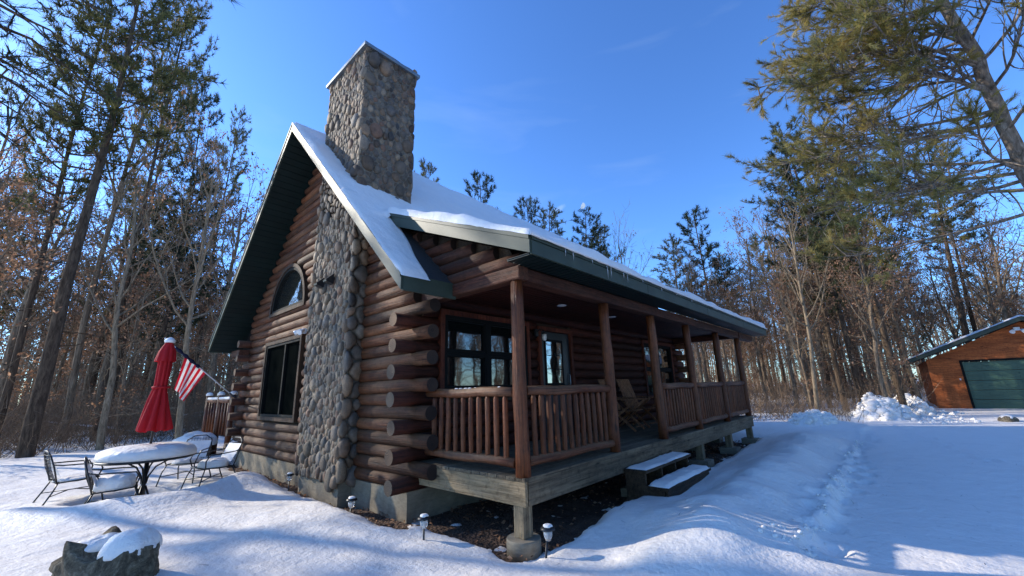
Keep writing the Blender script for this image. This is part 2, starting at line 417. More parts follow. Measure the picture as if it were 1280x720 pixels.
def snow_h(x, y):
    x = np.asarray(x, float); y = np.asarray(y, float)
    h = -.60 + .16 * fbm(x * .28, y * .28, 4, 3) + .03 * fbm(x * 1.3, y * 1.3, 3, 9)
    # wind ripples in the foreground
    h = h + .025 * np.sin(x * 2.1 + y * 1.2 + 2 * vnoise(x * .4, y * .4, 5)) * sstep(16, 5, np.hypot(x - CAM[0], y - CAM[1]))
    # driveway: flat, to the front of the porch and out to the garage
    edge = -2.25 + .14 * vnoise(x * 1.3, y * 0, 21) + .05 * vnoise(x * 5, y * 0, 22)
    drv = sstep(edge + .02, edge - .10, y) * sstep(.9, 1.5, x + .25 * vnoise(y * 1.5, x * 0, 8))
    drv = drv * sstep(31, 27, x)
    flat = -.70 + .02 * fbm(x * .5, y * .5, 3, 31) + .006 * fbm(x * 4, y * 4, 3, 32)
    # crumbled edge of the driveway
    h = h + .03 * np.exp(-((y - edge - .05) / .04) ** 2) * sstep(1.2, 2, x) * sstep(16, 11, x) * (1 + 1.5 * vnoise(x * 4, y * 4, 77))
    # slid-off snow in front of the porch
    bank = np.exp(-((y + 1.35) / .62) ** 2) * sstep(-.3, 1.3, x) * sstep(13, 9, x)
    h = h + bank * (.20 + .16 * fbm(x * .9, y * 1.2, 3, 44))
    h = h - .06 * sstep(-1.4, -2.2, y) * sstep(.9, 2.0, x)
    h = h * (1 - drv) + flat * drv
    # front-left of the deck corner: mound that buries the lamp row
    h = h + .05 * np.exp(-(((x - .6) / .9) ** 2 + ((y + 1.5) / .5) ** 2))
    # hollow melted round the foot of the patio table, crest in front of it
    d = np.hypot(x + 2.35, (y - 6.35))
    h = h - .30 * sstep(.95, .35, d + .3 * vnoise(x * 2, y * 2, 61)) + .13 * np.exp(-((d - 1.35) / .38) ** 2) * sstep(7.0, 5.9, y)
    h = h + .10 * np.exp(-(((x + .9) / .75) ** 2 + ((y - 5.6) / .6) ** 2))
    # bare strip along the foundation and under the deck
    dh, dp = house_dist(x, y)
    wob = .20 * fbm(x * 1.7, y * 1.7, 4, 51) + .05 * fbm(x * 9, y * 9, 3, 53)
    strip = sstep(.72, .12, dh + wob) * sstep(9.2, 7.5, y)
    strip2 = sstep(.36, .02, dp + wob * .8) * sstep(12, 10, x)
    back = sstep(.5, .1, dh + wob * .5)
    s = np.maximum(np.maximum(strip, strip2), back)
    h = h * (1 - s) + (-.795 + .09 * fbm(x * 5, y * 5, 4, 71)) * s
    # trodden line beside the driveway edge and a few prints crossing it
    for fx, fy in FEET:
        near = np.exp(-(((x - fx) / .15) ** 2 + ((y - fy) / .09) ** 2) ** 1.5)
        h = h - .06 * near + .022 * np.exp(-((np.hypot((x - fx) / .21, (y - fy) / .15) - 1) / .25) ** 2)
    # soft rise of the forest floor
    r = np.hypot(x - 4, y - 4)
    h = h + .012 * np.clip(r - 24, 0, 60) * .5 * (1 - drv)
    return h

def axis_coords(lo, hi, dense_lo, dense_hi, step, grow=1.09, mid=.3):
    a = list(np.arange(dense_lo, dense_hi, step)); s = step; p = a[-1]
    while p < hi:
        s = min(s * grow, mid if p < 34 else 14); p += s; a.append(p)
    s = step; p = dense_lo
    while p > lo:
        s = min(s * grow, mid if p > -16 else 14); p -= s; a.insert(0, p)
    return np.array(a)
gx = axis_coords(-330, 420, -5.0, 7.0, .055); gy = axis_coords(-330, 420, -4.5, 9.0, .055)
GXX, GYY = np.meshgrid(gx, gy)
Z = snow_h(GXX, GYY)
nx, ny = len(gx), len(gy)
idx = np.arange(nx * ny).reshape(ny, nx)
fc = np.stack([idx[:-1, :-1], idx[:-1, 1:], idx[1:, 1:], idx[1:, :-1]], -1).reshape(-1, 4)
ground = np_mesh('snow_ground', np.stack([GXX, GYY, Z], -1).reshape(-1, 3), fc, M_gsnow, None, True)
tag(ground, kind='structure')
def gz(x, y): return float(snow_h(np.array([x]), np.array([y]))[0])

# soil sheet under the snow, showing at the foundation
sx = np.arange(-5, 13, .07); sy = np.arange(-2.2, 12, .07); SX, SY = np.meshgrid(sx, sy)
SZ = -.745 + .05 * fbm(SX * 3, SY * 3, 5, 91) + .012 * vnoise(SX * 25, SY * 25, 92)
idx = np.arange(SX.size).reshape(SX.shape)
fc = np.stack([idx[:-1, :-1], idx[:-1, 1:], idx[1:, 1:], idx[1:, :-1]], -1).reshape(-1, 4)
tag(np_mesh('bare_soil', np.stack([SX, SY, SZ], -1).reshape(-1, 3), fc, M_soil, None, True), kind='structure')

# leaf litter on the bare strip (uncountable)
def cards(P, size, rngs, mat, name, parent=None, flat=.0, tone=None, aspect=1.0):
    n = len(P); a = rngs.normal(size=(n, 3)); a[:, 2] *= (1 - flat)
    a /= np.linalg.norm(a, axis=1, keepdims=True)
    b = rngs.normal(size=(n, 3)); b[:, 2] *= (1 - flat); b -= a * (a * b).sum(1, keepdims=True); b /= np.linalg.norm(b, axis=1, keepdims=True)
    s = (size * (0.6 + .8 * rngs.random(n)))[:, None]
    a = a * s; b = b * s * aspect
    nrm = np.cross(a, b); nrm /= np.linalg.norm(nrm, axis=1, keepdims=True) + 1e-9
    v = np.stack([P - a, P - b * .7 + nrm * s * .25, P + a, P + b * .7 + nrm * s * .25], 1).reshape(-1, 3)
    f = np.arange(4 * n).reshape(n, 4)
    if tone is None: tone = (.55 + .9 * rngs.random(n))[:, None] * np.ones((1, 3))
    return np_mesh(name, v, f, mat, parent, False, None, tone)
q = rng.random((9000, 2)) * np.array([12.5, 12]) + np.array([-1.6, -1])
hh = snow_h(q[:, 0], q[:, 1]); dh, dp = house_dist(q[:, 0], q[:, 1])
q = q[(hh < -.735) & ((dh < 1.2) | (dp < .9))]
P = np.column_stack([q, np.full(len(q), -.725) + .02 * rng.random(len(q))])
tag(cards(P, .028, rng, M_oakleaf, 'leaf_litter', flat=.75), 'fallen brown leaves lying on the bare soil along the cabin foundation', 'leaf litter', kind='stuff')

# twigs and pine needles dropped on the snow (uncountable)
q = rng.random((1500, 2)) * np.array([17, 16]) + np.array([-5, -8]); dh, dp = house_dist(q[:, 0], q[:, 1]); q = q[(dh > .3) & (dp > .3)]
n_ = len(q); an = rng.random(n_) * 6.28; dr_ = np.column_stack([np.cos(an), np.sin(an), .04 * rng.normal(size=n_)]); side_ = np.column_stack([-np.sin(an), np.cos(an), an * 0])
Ln = np.where(rng.random(n_) < .12, .06 + .14 * rng.random(n_), .02 + .03 * rng.random(n_))[:, None]; wd_ = (.0012 + .0016 * rng.random(n_))[:, None]
zb_ = snow_h(q[:, 0], q[:, 1]) + .004; B_ = np.column_stack([q, zb_]); v_ = np.stack([B_ - side_ * wd_, B_ + side_ * wd_, B_ + dr_ * Ln + side_ * wd_ * .4, B_ + dr_ * Ln - side_ * wd_ * .4], 1).reshape(-1, 3)
M_twig = simple('dead_twig', (.07, .045, .03), .9, 0, .4, 20)
tag(np_mesh('fallen_twigs', v_, np.arange(4 * n_).reshape(n_, 4), M_twig), 'small twigs and pine needles dropped on the snow round the cabin', 'twigs', kind='stuff')

# ------------------------------------------------------------------ the cabin
cabin = thing('log_cabin', (-.2, 1.9, GY), 'reddish brown log cabin with green trimmed snowy roof, stone chimney and railed front porch', 'cabin')
GX = -.21; WY = 1.85; X1 = 10.1; YB = 9.62
RY, RZ = 5.857, 6.99; SL = .979
EY0, EY1 = 1.14, 10.574; EZ = 2.375
XR0, XR1 = -.90, 10.85
PX0, PX1 = -.30, 11.68; PSL = .418; PEY = -.45; PEZ = 2.59; PJY = 2.66
CY0, CY1, CX0, CX1 = 3.42, 5.04, -.45, .70; CZT = 7.70

def main_z(y): return RZ - SL * abs(y - RY)
def porch_z(y): return PEZ + PSL * (y - PEY)

b = MB(); b.box(-.18, X1 - .03, 1.93, YB - .04, -1.0, -.365); b.box(CX0 + .06, -.18, CY0 + .05, CY1 - .05, -1.0, -.40)
b.build('foundation', M_concrete, cabin)

def add_log(b, axis, a0, a1, c1, z, r=.100, n=14, m=0, em=1, taper0=0, taper1=0, cut=None):
    """log along axis from a0 to a1, other horizontal coordinate c1"""
    L = a1 - a0
    if L < .05: return
    k = max(2, int(L / .35) + 1); pts = []; rad = []
    ph = random.random() * 9; t = .55 + .75 * random.random(); w = random.random() * .14 - .07
    b.tone = (t * (1 + w), t, t * (1 - w))
    ss = list(np.linspace(0, 1, k))
    if taper0: ss = [0, .02 / L, .05 / L, .10 / L] + [s for s in ss if s > .14 / L]
    if taper1: ss = [s for s in ss if s < 1 - .14 / L] + [1 - .10 / L, 1 - .05 / L, 1 - .02 / L, 1]
    for s_ in ss:
        d0 = s_ * L; d1 = (1 - s_) * L; f = 1.0
        if taper0 and d0 < .10: f = math.sqrt(max(0, 1 - ((.10 - d0) / .10) ** 2)) * .62 + .38
        if taper1 and d1 < .10: f = min(f, math.sqrt(max(0, 1 - ((.10 - d1) / .10) ** 2)) * .62 + .38)
        a = a0 + d0; jit = .006 * math.sin(a * 2.3 + ph)
        rad.append(r * f * (1 + .035 * math.sin(a * 1.7 + ph) + .02 * math.sin(a * 4.1 + ph * 2)))
        pts.append((a, c1 + jit, z + jit * .6) if axis == 'x' else (c1 + jit, a, z + jit * .6))
    b.tube(pts, rad, n, m, True, em)
    b.tone = (1, 1, 1)

COURSE = .185; Z0 = -.27
WIN_G = (5.97, 8.04, .50, 2.13)          # gable window y0 y1 z0 z1
ARC = (7.04, 2.93, 1.01)                 # arched window centre y, base z, radius
# gable wall (logs along Y at X=-.11)
g = MB(); stubs_y = MB()
for c in range(0, 41):
    z = Z0 + COURSE * c
    half = (RZ - .26 - z - .06) / SL
    y0, y1 = 1.90, YB
    if z > 2.15: y0, y1 = max(y0, RY - half), min(y1, RY + half)
    if y1 - y0 < .25: continue
    if c % 2 == 1 and z < 2.2: y0 = 1.50 + random.uniform(-.03, .03); y1 = YB + .36 + random.uniform(-.03, .03)
    elif z < 2.2: y0 = 2.03; y1 = YB - .2
    ivs = [(y0, y1, 0, 0)]
    def cut(ivs, a, b_):
        out = []
        for p, q_, t0, t1 in ivs:
            if b_ <= p or a >= q_: out.append((p, q_, t0, t1)); continue
            if a > p: out.append((p, a, t0, 1))
            if b_ < q_: out.append((b_, q_, 1, t1))
        return out
    if WIN_G[2] - .13 < z < WIN_G[3] + .11: ivs = cut(ivs, WIN_G[0] - .10, WIN_G[1] + .12)
    dz = z - ARC[1]
    if -.05 < dz < ARC[2] + .06:
        hw = math.sqrt(max(0, (ARC[2] + .08) ** 2 - max(dz, 0) ** 2))
        if hw > .1: ivs = cut(ivs, ARC[0] - hw, ARC[0] + hw)
    for p, q_, t0, t1 in ivs: add_log(g, 'y', p, q_, -.11 + (.0 if c % 2 else .004), z, .099, 14, 0, 1, t0, t1)
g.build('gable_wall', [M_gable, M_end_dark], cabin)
# dark backing added so no light leaks between the logs
b = MB(); b.prism([(1.95, -.36), (YB - .1, -.36), (YB - .1, 2.6), (RY, RZ - .4), (1.95, 2.6)], 0, -.09, -.02)
b.build('log_gap_backing', M_darkwood, cabin)

# porch wall: logs along X at Y=1.95
OPEN = [(.32, 2.34, .90, 2.12), (2.72, 3.82, 0.0, 2.09), (7.42, 9.42, .62, 2.12)]
w = MB()
for c in range(0, 15):
    z = Z0 + COURSE * c
    if c % 2 == 0 and z < 2.2: x0, x1 = -.48 + random.uniform(-.03, .03), X1 + .33
    else: x0, x1 = -.01, X1 - .02
    ivs = [(x0, x1, 0, 0)]
    for o_ in OPEN:
        if o_[2] - .13 < z < o_[3] + .11: ivs = cut(ivs, o_[0] - .03, o_[1] + .03)
    for p, q_, t0, t1 in ivs: add_log(w, 'x', p, q_, 1.95, z, .099, 12, 0, 1, 0, 0)
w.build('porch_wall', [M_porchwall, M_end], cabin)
b = MB(); b.box(0.0, X1 - .1, 1.955, 2.03, -.36, 2.6); b.build('log_gap_backing', M_darkwood, cabin)  # same added backing behind the porch logs, keeps light from leaking through
# far gable and back wall (seen only from beside)
w = MB()
for c in range(0, 38):
    z = Z0 + COURSE * c; half = (RZ - .26 - z - .06) / SL
    y0, y1 = (max(1.9, RY - half), min(YB, RY + half)) if z > 2.15 else (1.5 if c % 2 else 2.03, YB)
    if y1 - y0 > .25: add_log(w, 'y', y0, y1, X1 - .1, z, .099, 8)
w.build('far_gable_wall', [M_gable, M_end], cabin)
w = MB()
for c in range(0, 15):
    z = Z0 + COURSE * c
    add_log(w, 'x', -.48 if c % 2 == 0 else 0, X1 - .05, YB - .1, z, .099, 8)
w.build('back_wall', [M_gable_x, M_end], cabin)

# gable window
def rect_frame(b, axis, c0, c1, a0, a1, z0, z1, t, m=0):
    """picture-frame of four bars in the plane normal to axis"""
    def bx(p0, p1, q0, q1):
        if axis == 'x': b.box(c0, c1, p0, p1, q0, q1, m)
        else: b.box(p0, p1, c0, c1, q0, q1, m)
    bx(a0, a0 + t, z0 + t, z1 - t); bx(a1 - t, a1, z0 + t, z1 - t); bx(a0, a1, z0, z0 + t); bx(a0, a1, z1 - t, z1)
y0, y1, z0, z1 = WIN_G
f = MB(); rect_frame(f, 'x', -.245, -.05, y0 - .085, y1 + .085, z0 - .085, z1 + .085, .08)
win = f.build('window', M_trimdark, cabin)
f = MB(); rect_frame(f, 'x', -.225, -.08, y0 - .004, y1 + .004, z0 - .004, z1 + .004, .055); ym = (y0 + y1) / 2 - .15
f.box(-.215, -.08, ym - .03, ym + .03, z0 + .051, z1 - .051); f.build('frame', M_sash, win)
f = MB(); f.box(-.165, -.15, y0 + .03, ym - .02, z0 + .03, z1 - .03); f.box(-.165, -.15, ym + .02, y1 - .03, z0 + .03, z1 - .03)
f.build('pane', M_screen, win)
# arched window
yc, zb, rr = ARC
f = MB(); N = 28
def arc_ring(b, r0, r1, xa, xb, m=0):
    for i in range(N):
        t0, t1 = PI * i / N, PI * (i + 1) / N
        p = [(yc + r * math.cos(t), zb + r * math.sin(t)) for r, t in ((r0, t0), (r1, t0), (r1, t1), (r0, t1))]
        b.prism(p, 0, xa, xb, m)
arc_ring(f, rr - .01, rr + .075, -.245, -.05); f.box(-.245, -.05, yc - rr - .075, yc + rr + .075, zb - .085, zb - .003)
aw = f.build('arched_window', M_trimdark, cabin)
f = MB(); arc_ring(f, rr - .075, rr - .012, -.222, -.08); f.box(-.222, -.08, yc - rr + .02, yc + rr - .02, zb, zb + .06); f.build('frame', M_sash, aw)
f = MB(); f.prism([(yc + (rr - .03) * math.cos(PI * i / N), zb + .03 + (rr - .03) * math.sin(PI * i / N)) for i in range(N + 1)], 0, -.165, -.15); f.build('pane', M_glass2, aw)

# porch windows and door
def porch_window(x0, x1, z0, z1, split):
    f = MB(); rect_frame(f, 'y', 1.825, 2.0, x0 - .08, x1 + .08, z0 - .08, z1 + .08, .078)
    wn = f.build('window', M_trimred, cabin)
    f = MB(); rect_frame(f, 'y', 1.84, 1.99, x0, x1, z0, z1, .05)
    n = len(split) + 1; xs = [x0] + split + [x1]
    for s_ in split: f.box(s_ - .05, s_ + .05, 1.845, 1.99, z0 + .051, z1 - .051)
    zm = (z0 + z1) / 2
    for i in range(n): f.box(xs[i] + .052, xs[i + 1] - .052, 1.85, 1.985, zm - .025, zm + .025)
    for i in range(n):
        a, c_ = xs[i] + .05, xs[i + 1] - .05
        for zz in (z0 + .05, zm + .03): rect_frame(f, 'y', 1.855, 1.98, a, c_, zz, zz + (z1 - z0) / 2 - .08, .03)
    f.build('frame', M_sash, wn)
    f = MB()
    for i in range(n):
        a, c_ = xs[i] + .06, xs[i + 1] - .06
        f.box(a, c_, 1.91, 1.92, z0 + .05, zm); f.box(a, c_, 1.90, 1.909, zm, z1 - .05)
    f.build('pane', M_glass, wn)
porch_window(.35, 2.32, .93, 2.10, [1.30])
porch_window(7.45, 9.39, .65, 2.10, [8.42])
f = MB(); rect_frame(f, 'y', 1.825, 2.0, 2.68, 3.86, -.06, 2.14, .08)
door = f.build('door', M_trimred, cabin)
f = MB(); f.box(2.76, 3.78, 1.88, 1.94, .02, 2.05); f.build('door_panel', simple('dark_green_door', (.012, .018, .022), .35), door)
f = MB(); rect_frame(f, 'y', 1.866, 1.8795, 2.90, 3.52, .98, 1.90, .05)
for k in range(1, 3): f.box(2.95 + .52 * k / 3 - .008, 2.95 + .52 * k / 3 + .008, 1.868, 1.8785, 1.03, 1.85)
for k in range(1, 3): f.box(2.951, 3.469, 1.8665, 1.8675, 1.03 + .82 * k / 3 - .008, 1.03 + .82 * k / 3 + .008)
f.build('window_frame', M_sash, door)
f = MB(); f.box(2.945, 3.475, 1.870, 1.8785, 1.025, 1.855); f.build('pane', M_glass2, door)
f = MB(); f.tube([(3.70, 1.86, .98), (3.70, 1.84, 1.0), (3.70, 1.84, 1.18), (3.70, 1.86, 1.2)], .012, 8); f.lathe((3.70, 1.862, .9), [(.02, -.02), (.03, 0), (.02, .02)], 10); f.build('handle', M_cap, door)

# eaves: roof slabs, soffits, fascia, snow
rf = MB()
def slab(b, y0, z0, y1, z1, xa, xb, t, m=0):
    b.prism([(y0, z0 - t), (y1, z1 - t), (y1, z1), (y0, z0)], 0, xa, xb, m)
slab(rf, PJY - .02, main_z(PJY - .02), RY, RZ, XR0 + .02, XR1, .20)
slab(rf, EY0 + .02, main_z(EY0 + .02), PJY - .024, main_z(PJY - .024), XR0 + .02, -.02, .20)
slab(rf, RY + .002, RZ, EY1 - .02, main_z(EY1 - .02), XR0 + .02, XR1, .20)
slab(rf, PEY + .02, porch_z(PEY + .02), PJY - .05, porch_z(PJY - .05), PX0 + .02, PX1, .16)
roof = rf.build('roof', M_shingle, cabin)

so = MB()
def soffit_slope(b, ya, yb, zfun, xa, xb, off, step=.15):
    n = int(abs(yb - ya) / (step * .71)); ys = np.linspace(ya, yb, n + 1)
    for i in range(n):
        p, q_ = ys[i], ys[i + 1]; e = (q_ - p) * .10
        b.prism([(p, zfun(p) - off), (q_ - e, zfun(q_ - e) - off), (q_ - e, zfun(q_ - e) - off - .016), (p, zfun(p) - off - .016)], 0, xa, xb)
soffit_slope(so, RY - .01, EY0 + .03, main_z, XR0 + .03, -.12, .203)
soffit_slope(so, RY + .01, EY1 - .03, main_z, XR0 + .03, -.12, .203)
# flat grooved soffit under the porch eave, grooves across
x = PX0 + .03
while x < PX1 - .1:
    so.box(x, x + .085, PEY + .03, -.085, 2.372, 2.388); x += .10
so.box(PX0 + .02, PX1, PEY + .03, -.085, 2.389, 2.395)
soffit_slope(so, PEY + .05, PJY - .1, porch_z, PX0 + .03, -.02, .165)
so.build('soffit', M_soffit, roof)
# boxed return under the far-left eave corner
b = MB(); b.box(-.45, -.215, YB - .15, YB + .55, 2.02, 2.17); b.build('eave_plate', M_stain_y, cabin)

fa = MB()
def rake(b, ya, za, yb, zb_, x, h=.205, t=.028):
    b.prism([(ya, za - h), (yb, zb_ - h), (yb, zb_), (ya, za)], 0, x, x + t)
    # drip edge, proud of the board
    b.prism([(ya, za - .045), (yb, zb_ - .045), (yb, zb_ + .006), (ya, za + .006)], 0, x - .014, x - .001)
rake(fa, EY0, EZ, RY - .001, RZ, XR0); rake(fa, RY + .001, RZ, EY1, EZ, XR0)
rake(fa, PEY, PEZ, PJY + .05, porch_z(PJY + .05), PX0)
rake(fa, PEY, PEZ, PJY, porch_z(PJY), PX1 + .002)
fa.box(XR0 + .03, -.022, EY0 - .012, EY0 + .018, EZ - .21, EZ + .005)
fa.box(PX0 + .03, PX1, PEY - .012, PEY + .018, PEZ - .215, PEZ - .052)
fa.box(PX0 + .03, PX1, PEY - .026, PEY - .0125, PEZ - .045, PEZ + .008)
fa.box(PX0 + .03, PX1, PEY - .002, PEY + .018, PEZ - .050, PEZ - .001)
fa.box(XR0 + .03, XR1, EY1 - .018, EY1 + .012, EZ - .21, EZ + .005)
for k in range(1, 4):
    fa.box(PX0 + 3.05 * k - .03, PX0 + 3.05 * k + .03, PEY - .0155, PEY - .0125, PEZ - .212, PEZ - .054)
fa.build('fascia', M_green, roof)

# roof snow as height fields with rounded, slightly ragged edges
def snow_sheet(name, xa, xb, ya, yb, zfun, th, parent, dx=.06, dy=.06, edge=.07, seed=0, skip=None, mat=None, xbf=None):
    nx_ = max(3, int((xb - xa) / dx)); ny_ = max(3, int((yb - ya) / dy))
    X, Y = np.meshgrid(np.linspace(xa, xb, nx_), np.linspace(ya, yb, ny_))
    d = np.minimum(np.minimum(X - xa, xb - X), np.minimum(Y - ya, yb - Y))
    r = np.sqrt(np.clip(1 - (1 - np.clip(d / edge, 0, 1)) ** 2, 0, 1))
    ang = .02 * vnoise(X * 7, Y * 7, seed + 4) * (d < .02)
    T = th * r * (.85 + .8 * fbm(X * 1.1, Y * 1.1, 3, seed)) + .012 * fbm(X * 9 + Y * 2, Y * 3, 3, seed + 3)
    T = np.where(d < 1e-6, 0.002, np.maximum(T, .006))
    Zt = zfun(X, Y) + T
    if xbf is not None: X = xa + (X - xa) * xbf(Y); Zt = zfun(X, Y) + T
    Xj = X + ang; Yj = Y + .025 * vnoise(X * 6, Y * 6, seed + 8) * (d < .02)
    idx = np.arange(X.size).reshape(X.shape)
    fc = np.stack([idx[:-1, :-1], idx[:-1, 1:], idx[1:, 1:], idx[1:, :-1]], -1).reshape(-1, 4)
    if skip is not None:
        cx = (X[:-1, :-1] + X[1:, 1:]) / 2; cy = (Y[:-1, :-1] + Y[1:, 1:]) / 2
        fc = fc[~skip(cx, cy).ravel()]
    return np_mesh(name, np.stack([Xj, Yj, Zt], -1).reshape(-1, 3), fc, mat or M_rsnow, parent, True)
def zmainR(X, Y): return RZ - SL * np.abs(Y - RY)
def zblend(X, Y):
    a = zmainR(X, Y); p = PEZ + PSL * (Y - PEY) - 2.2 * np.maximum(0, PX0 - X)
    k = .10; h = np.clip(.5 + .5 * (a - p) / k, 0, 1)
    z = np.where(a > p, a, p) + k * h * (1 - h)
    return z
skipc = lambda X, Y: (X > CX0 + .03) & (X < CX1 - .03) & (Y > CY0 + .03) & (Y < CY1 - .03)
snow_sheet('snow', XR0 - .015, XR1, 2.45, RY, zblend, .085, roof, .07, .055, .06, 5, skipc)
snow_sheet('snow', XR0 - .015, PX0 + .10, EY0 - .03, 3.10, zmainR, .062, roof, .035, .05, .06, 15, xbf=lambda Y: .62 + .38 * sstep(1.1, 2.4, Y))
snow_sheet('snow', PX0 - .02, PX1, PEY - .045, 2.62, lambda X, Y: PEZ + PSL * (Y - PEY), .15, roof, .045, .045, .09, 25)
snow_sheet('snow', XR0 - .015, XR1, RY, EY1, zmainR, .08, roof, .2, .2, .06, 35)
# skirt that closes the snow's outer face over the porch fascia
b = MB(); xs = np.linspace(PX0 - .02, PX1, 240); rows = []
lip = .012 * np.array([float(v) for v in vnoise(xs * 3, xs * 0, 3)])
for dy, dz in ((.0, .015), (-.028, .0), (-.022, -.022), (0.012, -.006)):
    rows.append([(x_, PEY - .035 + dy, PEZ + .006 + dz + (l_ if dz < 0 else 0)) for x_, l_ in zip(xs, lip)])
b.grid(rows[::-1]); b.build('snow', M_rsnow, roof)
# icicles
for k in range(11):
    xi = .35 + [0, .17, .62, 1.02, 1.12, 1.5, 1.62, 2.15, 2.9, 3.6, 4.4][k]; L = [.10, .12, .06, .20, .17, .11, .14, .07, .09, .06, .08][k]
    b = MB(); b.tube([(xi, PEY - .034, PEZ - .01), (xi + .004, PEY - .036, PEZ - .01 - L * .5), (xi, PEY - .034, PEZ - .01 - L)], [.009, .006, .001], 6); b.build('icicle', M_clear, roof)

# chimney: mortar core + river stones
chim = MB()
def under(y): return main_z(y) - .06
chim.prism([(CY0 + .02, -.40), (CY1 - .02, -.40), (CY1 - .02, under(CY1)), (CY0 + .02, under(CY0))], 0, CX0 + .004, -.13)
chim.box(CX0 + .004, CX1 - .004, CY0 + .004, CY1 - .004, 4.3, CZT)
chimney = chim.build('chimney', M_mortar, cabin)

def clip_poly(poly, nx_, ny_, c):
    out = []
    for i in range(len(poly)):
        p, q_ = poly[i], poly[(i + 1) % len(poly)]
        dp_ = p[0] * nx_ + p[1] * ny_ - c; dq = q_[0] * nx_ + q_[1] * ny_ - c
        if dp_ <= 0: out.append(p)
        if (dp_ < 0 < dq) or (dq < 0 < dp_):
            t = dp_ / (dp_ - dq); out.append((p[0] + (q_[0] - p[0]) * t, p[1] + (q_[1] - p[1]) * t))
    return out

PAL = [(.145, .115, .088), (.19, .145, .108), (.115, .108, .10), (.165, .155, .142), (.088, .088, .092), (.12, .128, .142), (.20, .175, .14), (.14, .09, .068), (.165, .125, .098), (.22, .195, .165), (.10, .082, .068), (.15, .14, .125)]
def stones(b, w, h0, h1, org, au, av, an, keep=None, rmin=.045, rmax=.120, seed=1, depth=.06):
    """power-diagram cobbles on the plane org + u*au + v*av, bulging along an"""
    r = random.Random(seed); pts = []; cells = {}
    tries = 0
    asp = 1.28
    while tries < 26000:
        tries += 1
        u = r.uniform(0.02, w - .02); v = r.uniform(h0, h1)
        rad = rmin + (rmax - rmin) * r.random() ** 1.7 if tries < 9000 else rmin * r.uniform(.62, 1.0)
        if keep and not keep(u, v): continue
        ok = True
        ci, cj = int(u / .3), int((v + 50) / .4)
        for (a, c_, q_) in [t_ for di in (-1, 0, 1) for dj in (-1, 0, 1) for t_ in cells.get((ci + di, cj + dj), ())]:
            if abs(a - u) < .4 and math.hypot(a - u, (c_ - v) / asp) < (rad + q_) * .88: ok = False; break
        if ok: pts.append((u, v, rad)); cells.setdefault((ci, cj), []).append((u, v, rad))
    au = V3(au); av = V3(av); an = V3(an); org = V3(org)
    for i, (u, v, rad) in enumerate(pts):
        ang0 = r.random() * PI
        poly = [(rad * 1.55 * math.cos(2 * PI * k / 14), rad * 1.55 * math.sin(2 * PI * k / 14)) for k in range(14)]
        for j, (u2, v2, r2) in enumerate(pts):
            if i == j or abs(u2 - u) > .5 or abs(v2 - v) > .7: continue
            dx, dy = u2 - u, (v2 - v) / asp; d = math.hypot(dx, dy)
            if d > .6: continue
            c = (d * d + rad * rad - r2 * r2) / (2 * d)
            poly = clip_poly(poly, dx / d, dy / d, c - .0035)
            if len(poly) < 3: break
        if len(poly) < 3: continue
        poly = clip_poly(poly, 1, 0, w - u + .012); poly = clip_poly(poly, -1, 0, u + .012)
        if len(poly) < 3: continue
        poly = [(p[0], p[1] * asp) for p in poly]
        for _ in range(2):   # chaikin rounding
            poly = [pt for a, c_ in zip(poly, poly[1:] + poly[:1]) for pt in ((a[0] * .75 + c_[0] * .25, a[1] * .75 + c_[1] * .25), (a[0] * .25 + c_[0] * .75, a[1] * .25 + c_[1] * .75))]
        # resample to 16 points by angle
        n = 16; L = len(poly); poly = [poly[int(k * L / n)] for k in range(n)]
        cx = sum(p[0] for p in poly) / n; cy = sum(p[1] for p in poly) / n
        col = r.choice(PAL); t = r.uniform(.38, 1.25); b.tone = (col[0] * t * 1.30, col[1] * t * 1.06, col[2] * t * .78)
        dome = depth * r.uniform(.7, 1.3) * min(1.4, rad / .09)
        base = len(b.v); tu, tv = r.uniform(-.12, .12), r.uniform(-.12, .12)
        rings = [(1.0, -.02), (.99, .25), (.90, .62), (.70, .88), (.38, .99)]
        ph = r.random() * 7
        for s_, hgt in rings:
            for k, p in enumerate(poly):
                a = 2 * PI * k / n; wob = 1 + .03 * math.sin(2 * a + ph)
                du, dv = (p[0] - cx) * s_ * wob, (p[1] - cy) * s_ * wob
                b.v.append(tuple(org + au * (u + cx + du) + av * (v + cy + dv) + an * (dome * hgt + (du * tu + dv * tv) * (hgt > 0.1))))
        b.v.append(tuple(org + au * (u + cx) + av * (v + cy) + an * dome))
        ctr = len(b.v) - 1
        flip = au.cross(av).dot(an) < 0
        for q_ in range(len(rings) - 1):
            for k in range(n):
                k2 = (k + 1) % n; ff = (base + q_ * n + k, base + q_ * n + k2, base + (q_ + 1) * n + k2, base + (q_ + 1) * n + k)
                b.face(ff[::-1] if flip else ff, 0, True)
        for k in range(n):
            ff = (base + (len(rings) - 1) * n + k, base + (len(rings) - 1) * n + (k + 1) % n, ctr)
            b.face(ff[::-1] if flip else ff, 0, True)
    b.tone = (1, 1, 1)
st = MB()
# lower front face and its near side
stones(st, CY1 - CY0, -.36, 6.6, (CX0 + .02, CY0, 0), (0, 1, 0), (0, 0, 1), (-1, 0, 0), lambda u, v: v < main_z(CY0 + u) - .22, seed=3, depth=.065)
stones(st, .30, -.34, 4.2, (CX0, CY0 + .02, 0), (1, 0, 0), (0, 0, 1), (0, -1, 0), lambda u, v: v < main_z(CY0) - .3, rmin=.10, rmax=.135, seed=4, depth=.07)
